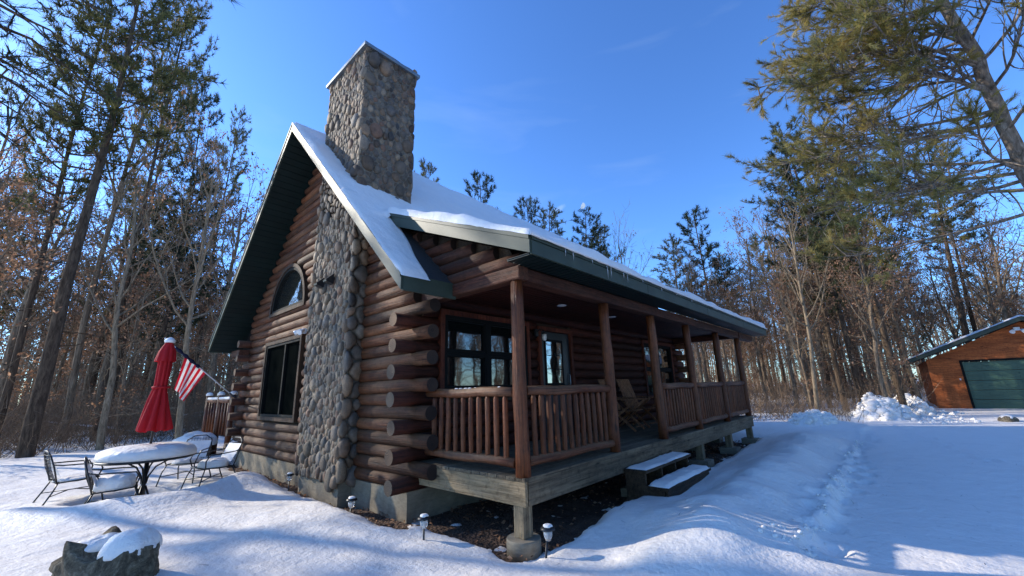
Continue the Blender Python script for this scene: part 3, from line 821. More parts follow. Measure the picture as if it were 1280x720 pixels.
# stack above the roof, four faces
stones(st, CY1 - CY0, 4.5, CZT - .03, (CX0 + .02, CY0, 0), (0, 1, 0), (0, 0, 1), (-1, 0, 0), lambda u, v: v > main_z(CY0 + u) - .12, seed=5, depth=.06)
stones(st, CX1 - CX0, 4.5, CZT - .03, (CX0, CY0 + .02, 0), (1, 0, 0), (0, 0, 1), (0, -1, 0), rmax=.155, seed=6, depth=.065)
stones(st, CY1 - CY0, 4.6, CZT - .03, (CX1 - .02, CY0, 0), (0, 1, 0), (0, 0, 1), (1, 0, 0), lambda u, v: v > main_z(CY0 + u) - .12, rmin=.10, rmax=.17, seed=7)
stones(st, CX1 - CX0, 6.5, CZT - .03, (CX0, CY1 - .02, 0), (1, 0, 0), (0, 0, 1), (0, 1, 0), rmin=.10, rmax=.17, seed=8)
st.build('stonework', M_stone, chimney)
b = MB(); b.box(CX0 - .08, CX1 + .08, CY0 - .08, CY1 + .08, CZT, CZT + .075); cap = b.build('chimney_cap', M_cap, chimney, .01)
snow_sheet('snow', CX0 - .075, CX1 + .075, CY0 - .075, CY1 + .075, lambda X, Y: X * 0 + CZT + .077, .06, cabin, .05, .05, .05, 65)
for (yy, zz) in ((4.48, 2.98), (4.08, 2.97)):
    b = MB(); b.prism([(CX0 - .17, zz - .02), (CX0 - .16, zz - .05), (CX0 - .03, zz - .09), (CX0 - .03, zz + .11)], 1, yy - .065, yy + .065); b.build('vent', M_black, chimney)

# flood light at the corner of the gable window
b = MB(); b.box(-.28, -.21, 5.74, 5.84, 2.20, 2.30)
fl = b.build('flood_light', M_white, cabin)
for s_ in (-1, 1):
    b = MB(); d = V3((-.75, .45 * s_, -.45)).normalized(); p = V3((-.27, 5.79 + .05 * s_, 2.27))
    b.tube([p, p + d * .05, p + d * .10, p + d * .15], [.02, .03, .055, .06], 12); b.build('lamp_head', M_white, fl)

# ---------------------------------------------------------------- porch
b = MB()
k = 0; y = -.05
while y < 1.86:
    t = .75 + .4 * random.random(); b.tone = (t, t, t)
    b.box(-.055 + random.uniform(-.006, .006), 9.97, y, y + .135, -.038, 0); y += .142
b.tone = (1, 1, 1); b.build('deck_floor', M_deck, cabin, .004)
b = MB(); b.box(.012, 9.93, -.045, -.005, -.285, -.039); b.box(.012, 9.93, .9, .94, -.25, -.04); b.build('deck_beam', M_deck, cabin, .004)
b = MB(); b.box(-.045, -.005, -.045, 1.88, -.285, -.039); b.build('deck_end_beam', M_deck_y, cabin, .004)
b = MB(); b.box(9.932, 9.97, -.045, 1.88, -.285, -.039); b.build('deck_end_beam', M_deck_y, cabin, .004)
for x_ in (.04, 2.75, 5.7, 7.8, 9.85):
    for y_ in ((.045, 1.0) if x_ > 5 else (.045,)):
        b = MB(); b.box(x_ - .072, x_ + .072, y_ - .045, y_ + .10, -.60, -.287); b.build('support_post', M_deck_z, cabin, .006)
        b = MB()
        if x_ < 1: b.lathe((x_, y_ + .03, 0), [(.185, -.80), (.185, -.62), (.178, -.60)], 28)
        else: b.box(x_ - .19, x_ + .19, y_ - .16, y_ + .22, -.80, -.60)
        b.build('concrete_pad', M_concrete, cabin)
PXs = [.0, 2.09, 3.83, 5.70, 7.81, 9.90]
def post(x_, y_, h=2.20):
    b = MB(); ph = random.random() * 6; n = 9
    b.tube([(x_ + .008 * math.sin(i * 1.3 + ph), y_ + .008 * math.cos(i * 1.1 + ph), h * i / (n - 1) + .002) for i in range(n)], [.082 - .006 * i / n + .004 * math.sin(i * 2 + ph) for i in range(n)], 18, 0, True)
    return b.build('post', M_stain_z, cabin)
for x_ in PXs: post(x_ + (.0 if x_ else .01), .03)
# beams on the posts
b = MB(); b.box(.10, 11.5, -.075, .105, 2.205, 2.37); b.build('header_beam', wood('header_log', 'x', (.02, .008, .005), (.065, .024, .015), (.11, .045, .028), (.09, .05, .036), .3), cabin, .015)
for xx in (.0, 9.85):
    b = MB(); b.box(xx - .085, xx + .095, -.10, 1.86, 2.206, 2.372); b.build('header_beam', M_stain_y, cabin, .015)
# ceiling boards
b = MB(); y = .11
while y < 1.82:
    b.box(.10, 11.6, y, y + .085, 2.373, 2.385); y += .093
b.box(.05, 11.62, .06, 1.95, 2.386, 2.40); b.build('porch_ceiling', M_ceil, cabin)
# end siding of the porch attic (log siding above the end beam)
b = MB(); z = 2.46
while z < 3.75:
    ys = (z + .10 + .18 - PEZ) / PSL + PEY
    ys = max(ys, -.12 if z < 2.5 else ys)
    add_log(b, 'y', ys, 2.75, .02, z, .098, 12); z += .178
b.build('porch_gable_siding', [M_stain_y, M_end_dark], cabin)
b = MB(); b.prism([(.0, 2.40), (2.9, 2.40), (2.9, porch_z(2.7) - .2), (2.7, porch_z(2.7) - .2), (.15, porch_z(.15) - .19)], 0, .03, .05); b.build('attic_backing', M_darkwood, cabin)

def railing(p0, p1, nb, seed):
    p0 = V3(p0); p1 = V3(p1); d = (p1 - p0).normalized(); r = random.Random(seed)
    b = MB(); n = 7
    def pts(z): return [p0 + (p1 - p0) * i / (n - 1) + V3((0, 0, z + .008 * math.sin(i * 1.7 + seed))) for i in range(n)]
    b.tube(pts(.905), [.052] + [.056 + .004 * r.random() for _ in range(n - 2)] + [.052], 14, 0, True)
    axis = 'x' if abs(d.x) > .5 else 'y'
    mt = M_rail_x if axis == 'x' else M_rail_y
    rail = b.build('railing', mt, cabin)
    b = MB(); b.tube(pts(.135), [.05 + .004 * r.random() for _ in range(n)], 14, 0, True); b.build('bottom_rail', mt, rail)
    for k in range(nb):
        c = p0 + (p1 - p0) * (k + 1) / (nb + 1); b = MB(); j = r.uniform(-.006, .006); rr_ = .030 + .004 * r.random()
        b.tube([c + V3((j, 0, .13)), c + V3((j, 0, .19)), c + V3((0, j, .5)), c + V3((0, 0, .82)), c + V3((0, 0, .87))], [rr_ * .7, rr_, rr_ * 1.06, rr_, rr_ * .6], 10); b.build('baluster', M_stain_z, rail)
    return rail
M_rail_x = wood('rail_log', 'x', (.035, .012, .006), (.12, .043, .019), (.21, .092, .045), (.18, .11, .07), .4, .45)
M_rail_y = wood('rail_log_side', 'y', (.035, .012, .006), (.12, .043, .019), (.21, .092, .045), (.18, .11, .07), .4, .45)
railing((.10, .03, 0), (2.0, .03, 0), 12, 1)
railing((3.92, .03, 0), (5.61, .03, 0), 11, 2)
railing((5.79, .03, 0), (7.72, .03, 0), 13, 3)
railing((7.90, .03, 0), (9.81, .03, 0), 13, 4)
r_side = railing((.01, .12, 0), (.01, 1.76, 0), 10, 5)
railing((9.9, .12, 0), (9.9, 1.80, 0), 9, 6)
b = MB(); random.seed(5)
for k in range(9):
    yy = .35 + .10 * k + random.uniform(-.02, .02); b.lathe((.0 + random.uniform(-.01, .01), yy, .955), [(.03, 0), (.022, .008), (.005, .012)], 8, 0, .7, 1.2)
b.build('snow', M_snow, r_side)
for (x_, y_) in ((2.32, .99), (4.17, 1.0)):
    b = MB(); b.lathe((x_, y_, 2.355), [(.085, .012), (.085, .004), (.065, 0)], 20); b.build('recessed_light', M_white, cabin)
# lantern beside the door
b = MB(); b.box(2.56, 2.64, 1.80, 1.85, 1.92, 2.06); b.tube([(2.6, 1.81, 2.0), (2.6, 1.72, 2.06), (2.6, 1.64, 2.02), (2.6, 1.63, 1.97)], .012, 6)
b.lathe((2.6, 1.63, 1.86), [(.015, .12), (.07, .085), (.02, .08)], 12)
ln = b.build('porch_lantern', M_black, cabin)
b = MB(); b.lathe((2.6, 1.63, 1.83), [(.012, -.015), (.035, .0), (.045, .05), (.04, .11)], 12); b.build('lamp_glass', M_bulb, ln)
# back deck seen past the far corner
b = MB(); b.box(-.15, 4, YB + .05, YB + 3.2, -.12, -.08); b.build('back_deck', M_deck, cabin)
for yy in (YB + .50, YB + 1.75, YB + 3.1):
    b = MB(); b.tube([(-.28, yy, -.75), (-.28, yy, 1.02)], .075, 12); pst = b.build('back_post', M_stain_z, cabin)
    b = MB(); b.lathe((-.28, yy, 1.02), [(.09, 0), (.10, .04), (.06, .09), (.01, .105)], 14); b.build('snow', M_snow, pst)
b = MB(); b.tube([(-.28, YB + .6, .86), (-.28, YB + 1.7, .86)], .055, 10); b.tube([(-.28, YB + 1.85, .86), (-.28, YB + 3.0, .86)], .055, 10)
br = b.build('back_railing', M_rail_y, cabin)
b = MB(); b.box(-.35, -.21, YB + .62, YB + 1.68, .90, .97); b.box(-.35, -.21, YB + 1.87, YB + 2.98, .90, .97); b.build('snow', M_snow, br, .025)
for k in range(8):
    yy = YB + .80 + k * .29
    b = MB(); b.tube([(-.28, yy, -.05), (-.28, yy, .83)], .034, 8); b.build('baluster', M_stain_z, br)

# ---------------------------------------------------------------- porch steps
steps = thing('porch_steps', (3.0, -.3, GY), 'dark wooden porch steps with snow on both treads below the deck opening', 'steps')
for xx in (2.16, 2.72, 3.25, 3.78):
    b = MB(); b.prism([(-.06, -.85), (-.62, -.85), (-.62, -.46), (-.36, -.46), (-.36, -.262), (-.06, -.262)], 0, xx - .02, xx + .02); b.build('stringer', M_darkwood, steps)
b = MB(); b.box(2.10, 3.86, -.40, -.062, -.26, -.222); tr = b.build('tread', M_darkwood, steps, .004)
snow_sheet('snow', 2.12, 3.85, -.395, -.08, lambda X, Y: X * 0 - .220, .03, tr, .05, .03, .03, 81)
b = MB(); b.box(2.12, 3.90, -.68, -.37, -.458, -.42); tr = b.build('tread', M_darkwood, steps, .004)
snow_sheet('snow', 2.14, 3.88, -.675, -.38, lambda X, Y: X * 0 - .418, .045, tr, .05, .03, .035, 83)
b = MB(); b.box(2.14, 3.84, -.66, -.64, -.75, -.459); b.build('riser', M_darkwood, steps)

# ---------------------------------------------------------------- folding chairs on the porch
M_slat = wood('chair_slat', 'z', (.10, .05, .028), (.22, .115, .065), (.32, .18, .11))
def deck_chair(loc, rz, label):
    t = thing('folding_chair', (0, 0, 0), label, 'chair', 'slatted folding chairs on the porch')
    up = V3((0, .36, .93)).normalized()
    b = MB()
    for k in range(7):
        x_ = -.24 + .08 * k; c = V3((x_, .22, .38)) + up * .36; b.obox(c, (.026, 0, 0), up * .36, V3((0, .93, -.36)) * .009)
    b.build('backrest', M_slat, t)
    b = MB()
    for k in range(7): b.obox((-.24 + .08 * k, -.02, .37), (.026, 0, 0), (0, .25, -.02), (0, 0, .009))
    b.build('seat', M_slat, t)
    for s_ in (-1, 1):
        b = MB(); b.obox((s_ * .30, .06, .30), (.012, 0, 0), V3((0, .42, -.32)), V3((0, .6, .8)) * .022); b.build('leg', M_slat, t)
        b = MB(); b.obox((s_ * .275, .07, .30), (.012, 0, 0), V3((0, .34, .31)), V3((0, -.67, .74)) * .022); b.build('leg', M_slat, t)
        b = MB(); b.obox((s_ * .31, .0, .62), (.03, 0, 0), (0, .30, .02), (0, 0, .012)); b.build('armrest', M_slat, t)
    b = MB(); b.tube([(-.3, -.30, .08), (.3, -.30, .08)], .014, 8); b.tube([(-.3, .36, .08), (.3, .36, .08)], .014, 8); b.tube([(-.29, .40, .80), (.29, .40, .80)], .016, 8); b.build('crossbar', M_slat, t)
    t.location = loc; t.rotation_euler = (0, 0, rz)
deck_chair((4.80, 1.20, .035), .12, 'slatted wooden folding chair on the porch, nearer the cabin door')
deck_chair((5.68, 1.22, .035), -.08, 'slatted wooden folding chair on the porch, farther from the cabin door')

# ---------------------------------------------------------------- patio set
TX, TY = -2.32, 6.45
table = thing('patio_table', (TX, TY, GY - .1), 'round black iron patio table under a thick cushion of snow', 'table')
b = MB(); R_ = .66
b.lathe((TX, TY, 0), [(R_ - .02, -.03), (R_, -.015), (R_, 0), (R_ - .02, .008)], 48); b.build('tabletop', M_black, table)
def blob(name, c, rx, ry, rz, mat, parent, seed, flat=0.0, nu=36, nv=14, amp=.12, power=2.6):
    P = []
    for j in range(nv + 1):
        row = []
        ph = (PI / 2) * j / nv
        for i in range(nu + 1):
            th_ = 2 * PI * (i % nu) / nu
            cr = math.cos(ph) ** (2 / power); sz = math.sin(ph) ** (2 / power)
            k = 1 + amp * float(vnoise(math.cos(th_) * 1.6 + seed, math.sin(th_) * 1.6 + ph, seed)) + amp * .4 * float(vnoise(math.cos(th_) * 5 + seed, math.sin(th_) * 5 + ph * 4, seed + 1))
            row.append((c[0] + rx * cr * math.cos(th_) * k, c[1] + ry * cr * math.sin(th_) * k, c[2] + rz * sz * (1 + amp * float(vnoise(cr * math.cos(th_) * 3, cr * math.sin(th_) * 3, seed + 5)))))
        P.append(row)
    P = [[(x * 1, y * 1, z) for x, y, z in P[0]]] + P
    P[0] = [(c[0] + (x - c[0]) * .9, c[1] + (y - c[1]) * .9, c[2] - .004) for x, y, z in P[0]]
    b = MB(); b.grid(P); return b.build(name, mat, parent)
blob('snow', (TX, TY, .010), .655, .655, .20, M_snow, table, 4, nu=64, nv=20, amp=.06, power=3.6)
b = MB()
b.tube([(TX, TY, -1.0), (TX, TY, -.5), (TX, TY, -.03)], .032, 12)
b.build('pedestal', M_black, table)
for k in range(4):
    a = PI / 4 + k * PI / 2 + .3; c, s_ = math.cos(a), math.sin(a); b = MB()
    prof = [(.03, -.42), (.05, -.30), (.13, -.16), (.30, -.06), (.48, -.03)]
    b.tube([(TX + r * c, TY + r * s_, z) for r, z in prof], .013, 8)
    prof = [(.03, -.45), (.10, -.62), (.25, -.76), (.42, -.85)]
    b.tube([(TX + r * c, TY + r * s_, z) for r, z in prof], .015, 8); b.build('leg', M_black, table)
b = MB(); b.lathe((TX, TY, -1.0), [(.28, 0), (.28, .08), (.05, .12)], 24); b.build('base', M_black, table)

umb = thing('patio_umbrella', (TX, TY, 0), 'closed red patio umbrella standing in the middle of the snowy table', 'umbrella')
b = MB(); b.tube([(TX, TY, -.02), (TX + .01, TY, 1.0), (TX + .02, TY, 2.02)], .019, 10); b.build('pole', M_black, umb)
def pleat(prof, cx, cy, n=72, m=9, seed=2):
    P = []
    for z, r, amp in prof:
        r *= .76
        row = []
        for i in range(n + 1):
            t = 2 * PI * (i % n) / n
            q_ = abs(math.sin(m * t / 2 + .5 * math.sin(z * 3)))
            rr_ = r * (1 - amp + amp * q_ ** .7) * (1 + .12 * math.sin(t + z * 2 + seed) + .05 * math.sin(3 * t + z * 5))
            row.append((cx + rr_ * math.cos(t) + .02 * (z - .3) * .5, cy + rr_ * math.sin(t), z + (.04 * (q_ - .5) if z < .55 else 0)))
        P.append(row)
    return P
b = MB(); b.grid(pleat([(.42, .33, .45), (.46, .325, .42), (.70, .25, .42), (.95, .185, .40), (1.12, .135, .36), (1.20, .125, .34), (1.4, .135, .32), (1.65, .14, .30), (1.80, .13, .2), (1.92, .07, .1), (1.97, .02, 0)], TX, TY)); can = b.build('canopy', M_canvas, umb)
b = MB(); b.grid(pleat([(1.60, .205, .22), (1.64, .20, .2), (1.78, .165, .12), (1.90, .10, .08), (1.985, .035, 0), (2.0, .004, 0)], TX, TY, m=8)); b.build('top_vent', M_canvas, umb)
b = MB(); b.lathe((TX + .02, TY, 1.97), [(.075, -.03), (.085, .01), (.05, .05), (.012, .07)], 14); b.build('finial', M_white, umb)
b = MB(); b.lathe((TX + .01, TY, 1.15), [(.128, -.018), (.134, 0), (.128, .018)], 30); b.build('tie', M_canvas, umb)

def patio_chair(loc, rz, label, snowh=.14, tilt=0):
    t = thing('patio_chair', (0, 0, 0), label, 'chair', 'iron patio chairs round the table')
    f = MB(); r = .011
    seat = [(-.24, -.24, .42), (.24, -.24, .42), (.27, .0, .41), (.24, .24, .40), (-.24, .24, .40), (-.27, 0, .41), (-.24, -.24, .42)]
    f.tube(seat, r, 6)
    f.tube([(-.24, .24, .40), (-.25, .30, .62), (-.22, .36, .80), (-.1, .39, .88), (.1, .39, .88), (.22, .36, .80), (.25, .30, .62), (.24, .24, .40)], r, 6)
    for s_ in (-1, 1):
        f.tube([(s_ * .24, -.22, .42), (s_ * .29, -.25, .55), (s_ * .31, -.20, .64), (s_ * .31, .05, .655), (s_ * .28, .22, .66), (s_ * .24, .32, .68)], r, 6)
    f.build('frame', M_black, t)
    wz = MB()
    for k in range(9):
        u = -.22 + .055 * k; wz.tube([(u, -.23, .415), (u, 0, .39), (u, .23, .40)], .003, 4, 0, False); wz.tube([(u * .95, .25, .42), (u, .33, .62), (u * .9, .385, .85)], .003, 4, 0, False)
    for k in range(9):
        v = -.21 + .052 * k; wz.tube([(-.24, v, .41), (0, v, .39), (.24, v, .41)], .003, 4, 0, False)
    for k in range(7):
        z = .46 + .06 * k; yy = .24 + (z - .42) * .33; wz.tube([(-.245, yy, z), (0, yy + .02, z), (.245, yy, z)], .003, 4, 0, False)
    wz.build('mesh_seat', M_black, t)
    for sx_, sy_ in ((-1, -1), (1, -1), (-1, 1), (1, 1)):
        b = MB(); b.tube([(sx_ * .23, sy_ * .22, .415), (sx_ * .27, sy_ * .27, .28), (sx_ * .30, sy_ * (.34 if sy_ < 0 else .40), 0), (sx_ * .30, sy_ * .36 + .01, -.12)], r, 6); b.build('leg', M_black, t)
    b = MB(); b.tube([(-.28, -.29, .22), (0, -.05, .25), (.28, .30, .22)], .008, 6); b.tube([(.28, -.29, .22), (0, .05, .25), (-.28, .30, .22)], .008, 6); b.build('brace', M_black, t)
    if snowh:
        sn = blob('snow', (0, .01, .40), .235, .235, snowh, M_snow, t, int(loc[0] * 7 + loc[1] * 3) + 40, amp=.14, power=3.2)
        P = []
        for j in range(7):
            z = .48 + .05 * j; row = []
            for i in range(12):
                u = -.22 + .04 * i; row.append((u, .24 + (z - .42) * .33 - .05 * (1 - j / 7) * (1 + float(vnoise(u * 9, z * 9, 3))) - .006, z))
            P.append(row)
        b = MB(); b.grid(P[::-1]); b.build('snow_drift', M_snow, t)
    t.location = loc; t.rotation_euler = (0, tilt, rz)
patio_chair((-2.72, 5.82, -.74), PI * .47, 'iron patio chair before the table holding a square block of snow on its seat', .20)
patio_chair((-3.12, 7.05, -.68), PI * .55, 'black iron patio chair half hidden past the left end of the table', .05)
patio_chair((-1.38, 6.45, -.70), -PI * .43, 'black iron patio chair nearest the stone chimney, arms curving around its snowy seat', .16)
patio_chair((-1.60, 7.35, -.68), -PI * .20, 'iron patio chair behind the table, between umbrella pole and the chair nearest the chimney', .10)

# snow covered heap by the far corner (grill under snow)
heap = thing('covered_grill', (-.85, 11.35, GY), 'low dark grill box under a rounded snow heap near the back corner', 'grill')
b = MB(); b.box(-1.1, -.40, 11.0, 11.7, -.75, -.30); b.build('box', M_darkwood, heap, .03)
blob('snow', (-.72, 11.35, -.31), .52, .42, .34, M_snow, heap, 71, amp=.3, power=2.2)

# ---------------------------------------------------------------- flag
flag = thing('flag', (-.45, YB + .02, .98), 'red and white striped american flag hanging from a slanted pole on the cabin corner', 'flag')
A = V3((-.42, YB - .02, .98)); Bp = V3((-1.98, YB - .05, 2.36)); D = (Bp - A)
b = MB(); b.tube([A, A + D * .5, Bp], .013, 8); b.lathe(Bp, [(.004, -.02), (.024, 0), (.02, .02), (.004, .03)], 10); b.build('pole', M_pole, flag)
b = MB(); b.tube([A + V3((.1, 0, -.08)), A - D * .02, A + D * .06], .022, 8); b.build('bracket', M_black, flag)
# furled canton wound on the pole, then the striped field hanging down
b = MB(); rows = []
for i in range(14):
    s_ = .52 + .34 * i / 13; c = A + D * s_; rr_ = .035 + .015 * math.sin(i * 1.9); rows.append([c + V3((rr_ * math.cos(t) * .7, rr_ * math.sin(t), rr_ * math.cos(t) * .7)) for t in [2 * PI * k / 12 for k in range(13)]])
b.grid(rows); b.build('canton', M_fblue, flag)
b = MB(); NS = 9; nu = 36; nv = 22
def flagpt(u, v):
    """u 0..1 down the fly, v 0..1 along the pole (from low to high)"""
    base = A + D * (.42 + .30 * v)
    gather = 1 - .25 * u
    drop = V3((-.62 + .10 * v, 0, -1.12)) * (u * (.60 - .06 * v))
    fold = .055 * math.sin(v * PI * 3.2 + u * 1.4) * (.35 + u)
    return base + drop + V3((fold * .4, fold, .018 * math.sin(v * 9 + 3 * u))) + D * (-.12 * u * v)
for i in range(nu):
    for j in range(NS * 4):
        u0, u1, v0, v1 = i / nu, (i + 1) / nu, j / (NS * 4), (j + 1) / (NS * 4)
        bb = len(b.v); b.v += [tuple(flagpt(*q_)) for q_ in ((u0, v0), (u1, v0), (u1, v1), (u0, v1))]
        b.face((bb, bb + 1, bb + 2, bb + 3), 0 if (j // 4) % 2 == 0 else 1, True)
b.build('striped_field', [M_fred, M_fwhite], flag)

# ---------------------------------------------------------------- solar path lights
def path_light(x_, y_, ztop, lean, label):
    t = thing('path_light', (x_, y_, ztop - .33), label, 'path light', 'solar path lights along the cabin')
    c = V3((x_, y_, ztop)); lx, ly = lean
    def q_(z): return (x_ + lx * (z + .33), y_ + ly * (z + .33), ztop + z)
    b = MB(); b.tube([q_(-.48), q_(-.13)], .011, 8); b.build('stake', M_black, t)
    b = MB(); cc = q_(0); b.lathe((cc[0], cc[1], ztop), [(.028, -.135), (.040, -.10), (.047, -.045)], 14); b.build('lens', M_clear, t)
    b = MB(); b.lathe((cc[0], cc[1], ztop), [(.048, -.048), (.075, -.040), (.070, -.025), (.035, -.006)], 18); cp = b.build('cap', M_black, t)
    blob('snow', (cc[0], cc[1], ztop - .012), .048, .048, .022, M_snow, cp, 5, nu=18, nv=5, amp=.2)
    b = MB(); b.tube([q_(-.13), q_(-.05)], .012, 8); b.build('bulb', M_bulb, t)
path_light(-.50, 5.12, -.40, (.0, .02), 'black solar path light below the gable window, farthest along the foundation')
path_light(-.64, 2.56, -.42, (.03, .0), 'black solar path light standing before the cabin corner, beside the stone chimney foot')
path_light(-.62, .94, -.38, (.0, .0), 'black solar path light standing upright just left of the deck corner support')
path_light(-.12, -.34, -.38, (.10, -.05), 'black solar path light leaning in the snow in front of the round concrete pad')

# ---------------------------------------------------------------- stump in the foreground
stump = thing('tree_stump', (-3.02, 2.15, GY), 'jagged dark weathered stump with snow on top in the left foreground', 'stump')
du = V3((.62, -.70, 0)).normalized(); dn = V3((du.y, -du.x, 0))
P = []; nu, nv = 72, 30
for j in range(nv + 1):
    row = []; v = j / nv
    for i in range(nu + 1):
        t = 2 * PI * (i % nu) / nu; ct, st_ = math.cos(t), math.sin(t)
        u = ct
        top = -.30 + .12 * math.exp(-((u + .55) / .22) ** 2) + .02 * math.exp(-((u - .6) / .3) ** 2) - .05 * math.exp(-((u - .15) / .2) ** 2) + .03 * float(vnoise(t * 3, 0, 4))
        z = -.95 + (top + .95) * v
        k = 1 + .16 * float(fbm(ct * 2.2 + 5, st_ * 2.2 + z * 4, 4, 7)) + (.10 if u < -.6 and -.42 < z < -.36 else 0) + (-.10 if u < -.5 and -.34 < z < -.28 else 0)
        k *= (1 - .10 * v ** 6)
        p = V3((-3.02, 2.15, z)) + du * (.40 * ct * k) + dn * (.25 * st_ * k)
        row.append(tuple(p))
    P.append(row)
last = P[-1]; cx = sum(p[0] for p in last) / len(last); cy = sum(p[1] for p in last) / len(last)
for s_ in (.7, .4, .1): P.append([(cx + (p[0] - cx) * s_, cy + (p[1] - cy) * s_, p[2] * s_ + (1 - s_) * -.31 + .02 * float(vnoise(p[0] * 20, p[1] * 20, 3))) for p in last])
b = MB(); b.grid(P); b.build('wood', M_stump, stump)
c = V3((-3.02, 2.15, 0)) + du * .17
blob('snow', (c.x, c.y, -.335), .205, .175, .17, M_snow, stump, 9, amp=.2, power=2.4)
c = V3((-3.02, 2.15, 0)) - du * .12
blob('snow', (c.x, c.y, -.30), .20, .14, .095, M_snow, stump, 12, amp=.3, power=2.0)

# ---------------------------------------------------------------- garage
gar = thing('garage', (27.6, -8.36, GY), 'orange wood garage with green overhead door and low snowy gable roof', 'garage')
gy0, gy1, gxf, gxb = -4.79, -11.93, 27.6, 35.5
ap = (-8.36, 3.40)
b = MB()
zt = 1.62
dy0, dy1, dz = -5.98, -10.74, 1.60
b.box(gxf, gxf + .15, gy0, dy0, -.9, zt); b.box(gxf, gxf + .15, gy1, dy1, -.9, zt)
b.prism([(gy1, zt), (gy0, zt), (gy0, 1.78), (ap[0], ap[1]), (gy1, 1.78)], 0, gxf, gxf + .15)
b.box(gxf + .151, gxb, gy0 - .15, gy0, -.9, 1.75); b.box(gxf + .151, gxb, gy1, gy1 + .15, -.9, 1.75)
b.box(gxb + .001, gxb + .15, gy1, gy0, -.9, 1.75)
y = gy0 - .30
while y > gy1:
    if not (dy1 < y < dy0): b.box(gxf - .008, gxf - .001, y - .012, y + .012, -.8, zt + .1)
    y -= .305
b.build('wall', M_orange, gar)
f = MB(); f.box(gxf - .03, gxf + .1, dy0 - .09, dy0, -.75, dz + .0); f.box(gxf - .03, gxf + .1, dy1, dy1 + .09, -.75, dz); f.box(gxf - .03, gxf + .1, dy1, dy0, dz + .001, dz + .09); f.build('door_frame', M_sash, gar)
f = MB(); hgt = (dz + .73) / 5
for k in range(5):
    z = -.73 + hgt * k
    f.box(gxf + .05, gxf + .09, dy1 + .095, dy0 - .095, z + .008, z + hgt - .008)
    n = 8; wd = (dy0 - dy1 - .19) / n
    for j in range(n):
        yy = dy1 + .095 + wd * j; f.box(gxf + .035, gxf + .049, yy + .07, yy + wd - .07, z + .08, z + hgt / 2 - .03); f.box(gxf + .035, gxf + .049, yy + .07, yy + wd - .07, z + hgt / 2 + .03, z + hgt - .08)
f.build('overhead_door', M_gdoor, gar, .004)
f = MB(); f.lathe((gxf + .0, dy0 + .13, .75), [(.0, -.05), (.03, -.05), (.03, .05), (0, .05)], 8); f.build('keypad', M_white, gar)
r_ = MB()
gzf = lambda y: 3.62 - .415 * abs(y + 8.36)
for ya, yb in ((-4.0, -8.36), (-8.362, -12.72)):
    r_.prism([(ya, gzf(ya) - .17), (yb, gzf(yb) - .17), (yb, gzf(yb)), (ya, gzf(ya))], 0, gxf - .55, gxb + .3)
grf = r_.build('roof', M_shingle, gar)
f = MB()
for ya, yb in ((-3.98, -8.36), (-8.362, -12.74)):
    f.prism([(ya, gzf(ya) - .20), (yb, gzf(yb) - .20), (yb, gzf(yb) + .005), (ya, gzf(ya) + .005)], 0, gxf - .58, gxf - .551)
f.box(gxf - .58, gxb, -3.995, -3.97, gzf(-4) - .20, gzf(-4) + .005); f.build('fascia', M_green, grf)
snow_sheet('snow', gxf - .6, gxb + .3, -12.7, -3.95, lambda X, Y: 3.625 - .415 * np.abs(Y + 8.36), .10, grf, .15, .12, .12, 91)
f = MB(); f.box(gxf - .12, gxf - .001, -8.30, -8.10, 2.98, 3.14)
gl = f.build('flood_light', M_white, gar)
for s_ in (-1, 1):
    f = MB(); d = V3((-.7, .3 * s_, -.4)).normalized(); p = V3((gxf - .1, -8.2 + .12 * s_, 3.02)); f.tube([p, p + d * .12, p + d * .22], [.04, .08, .1], 10); f.build('lamp_head', M_white, gl)

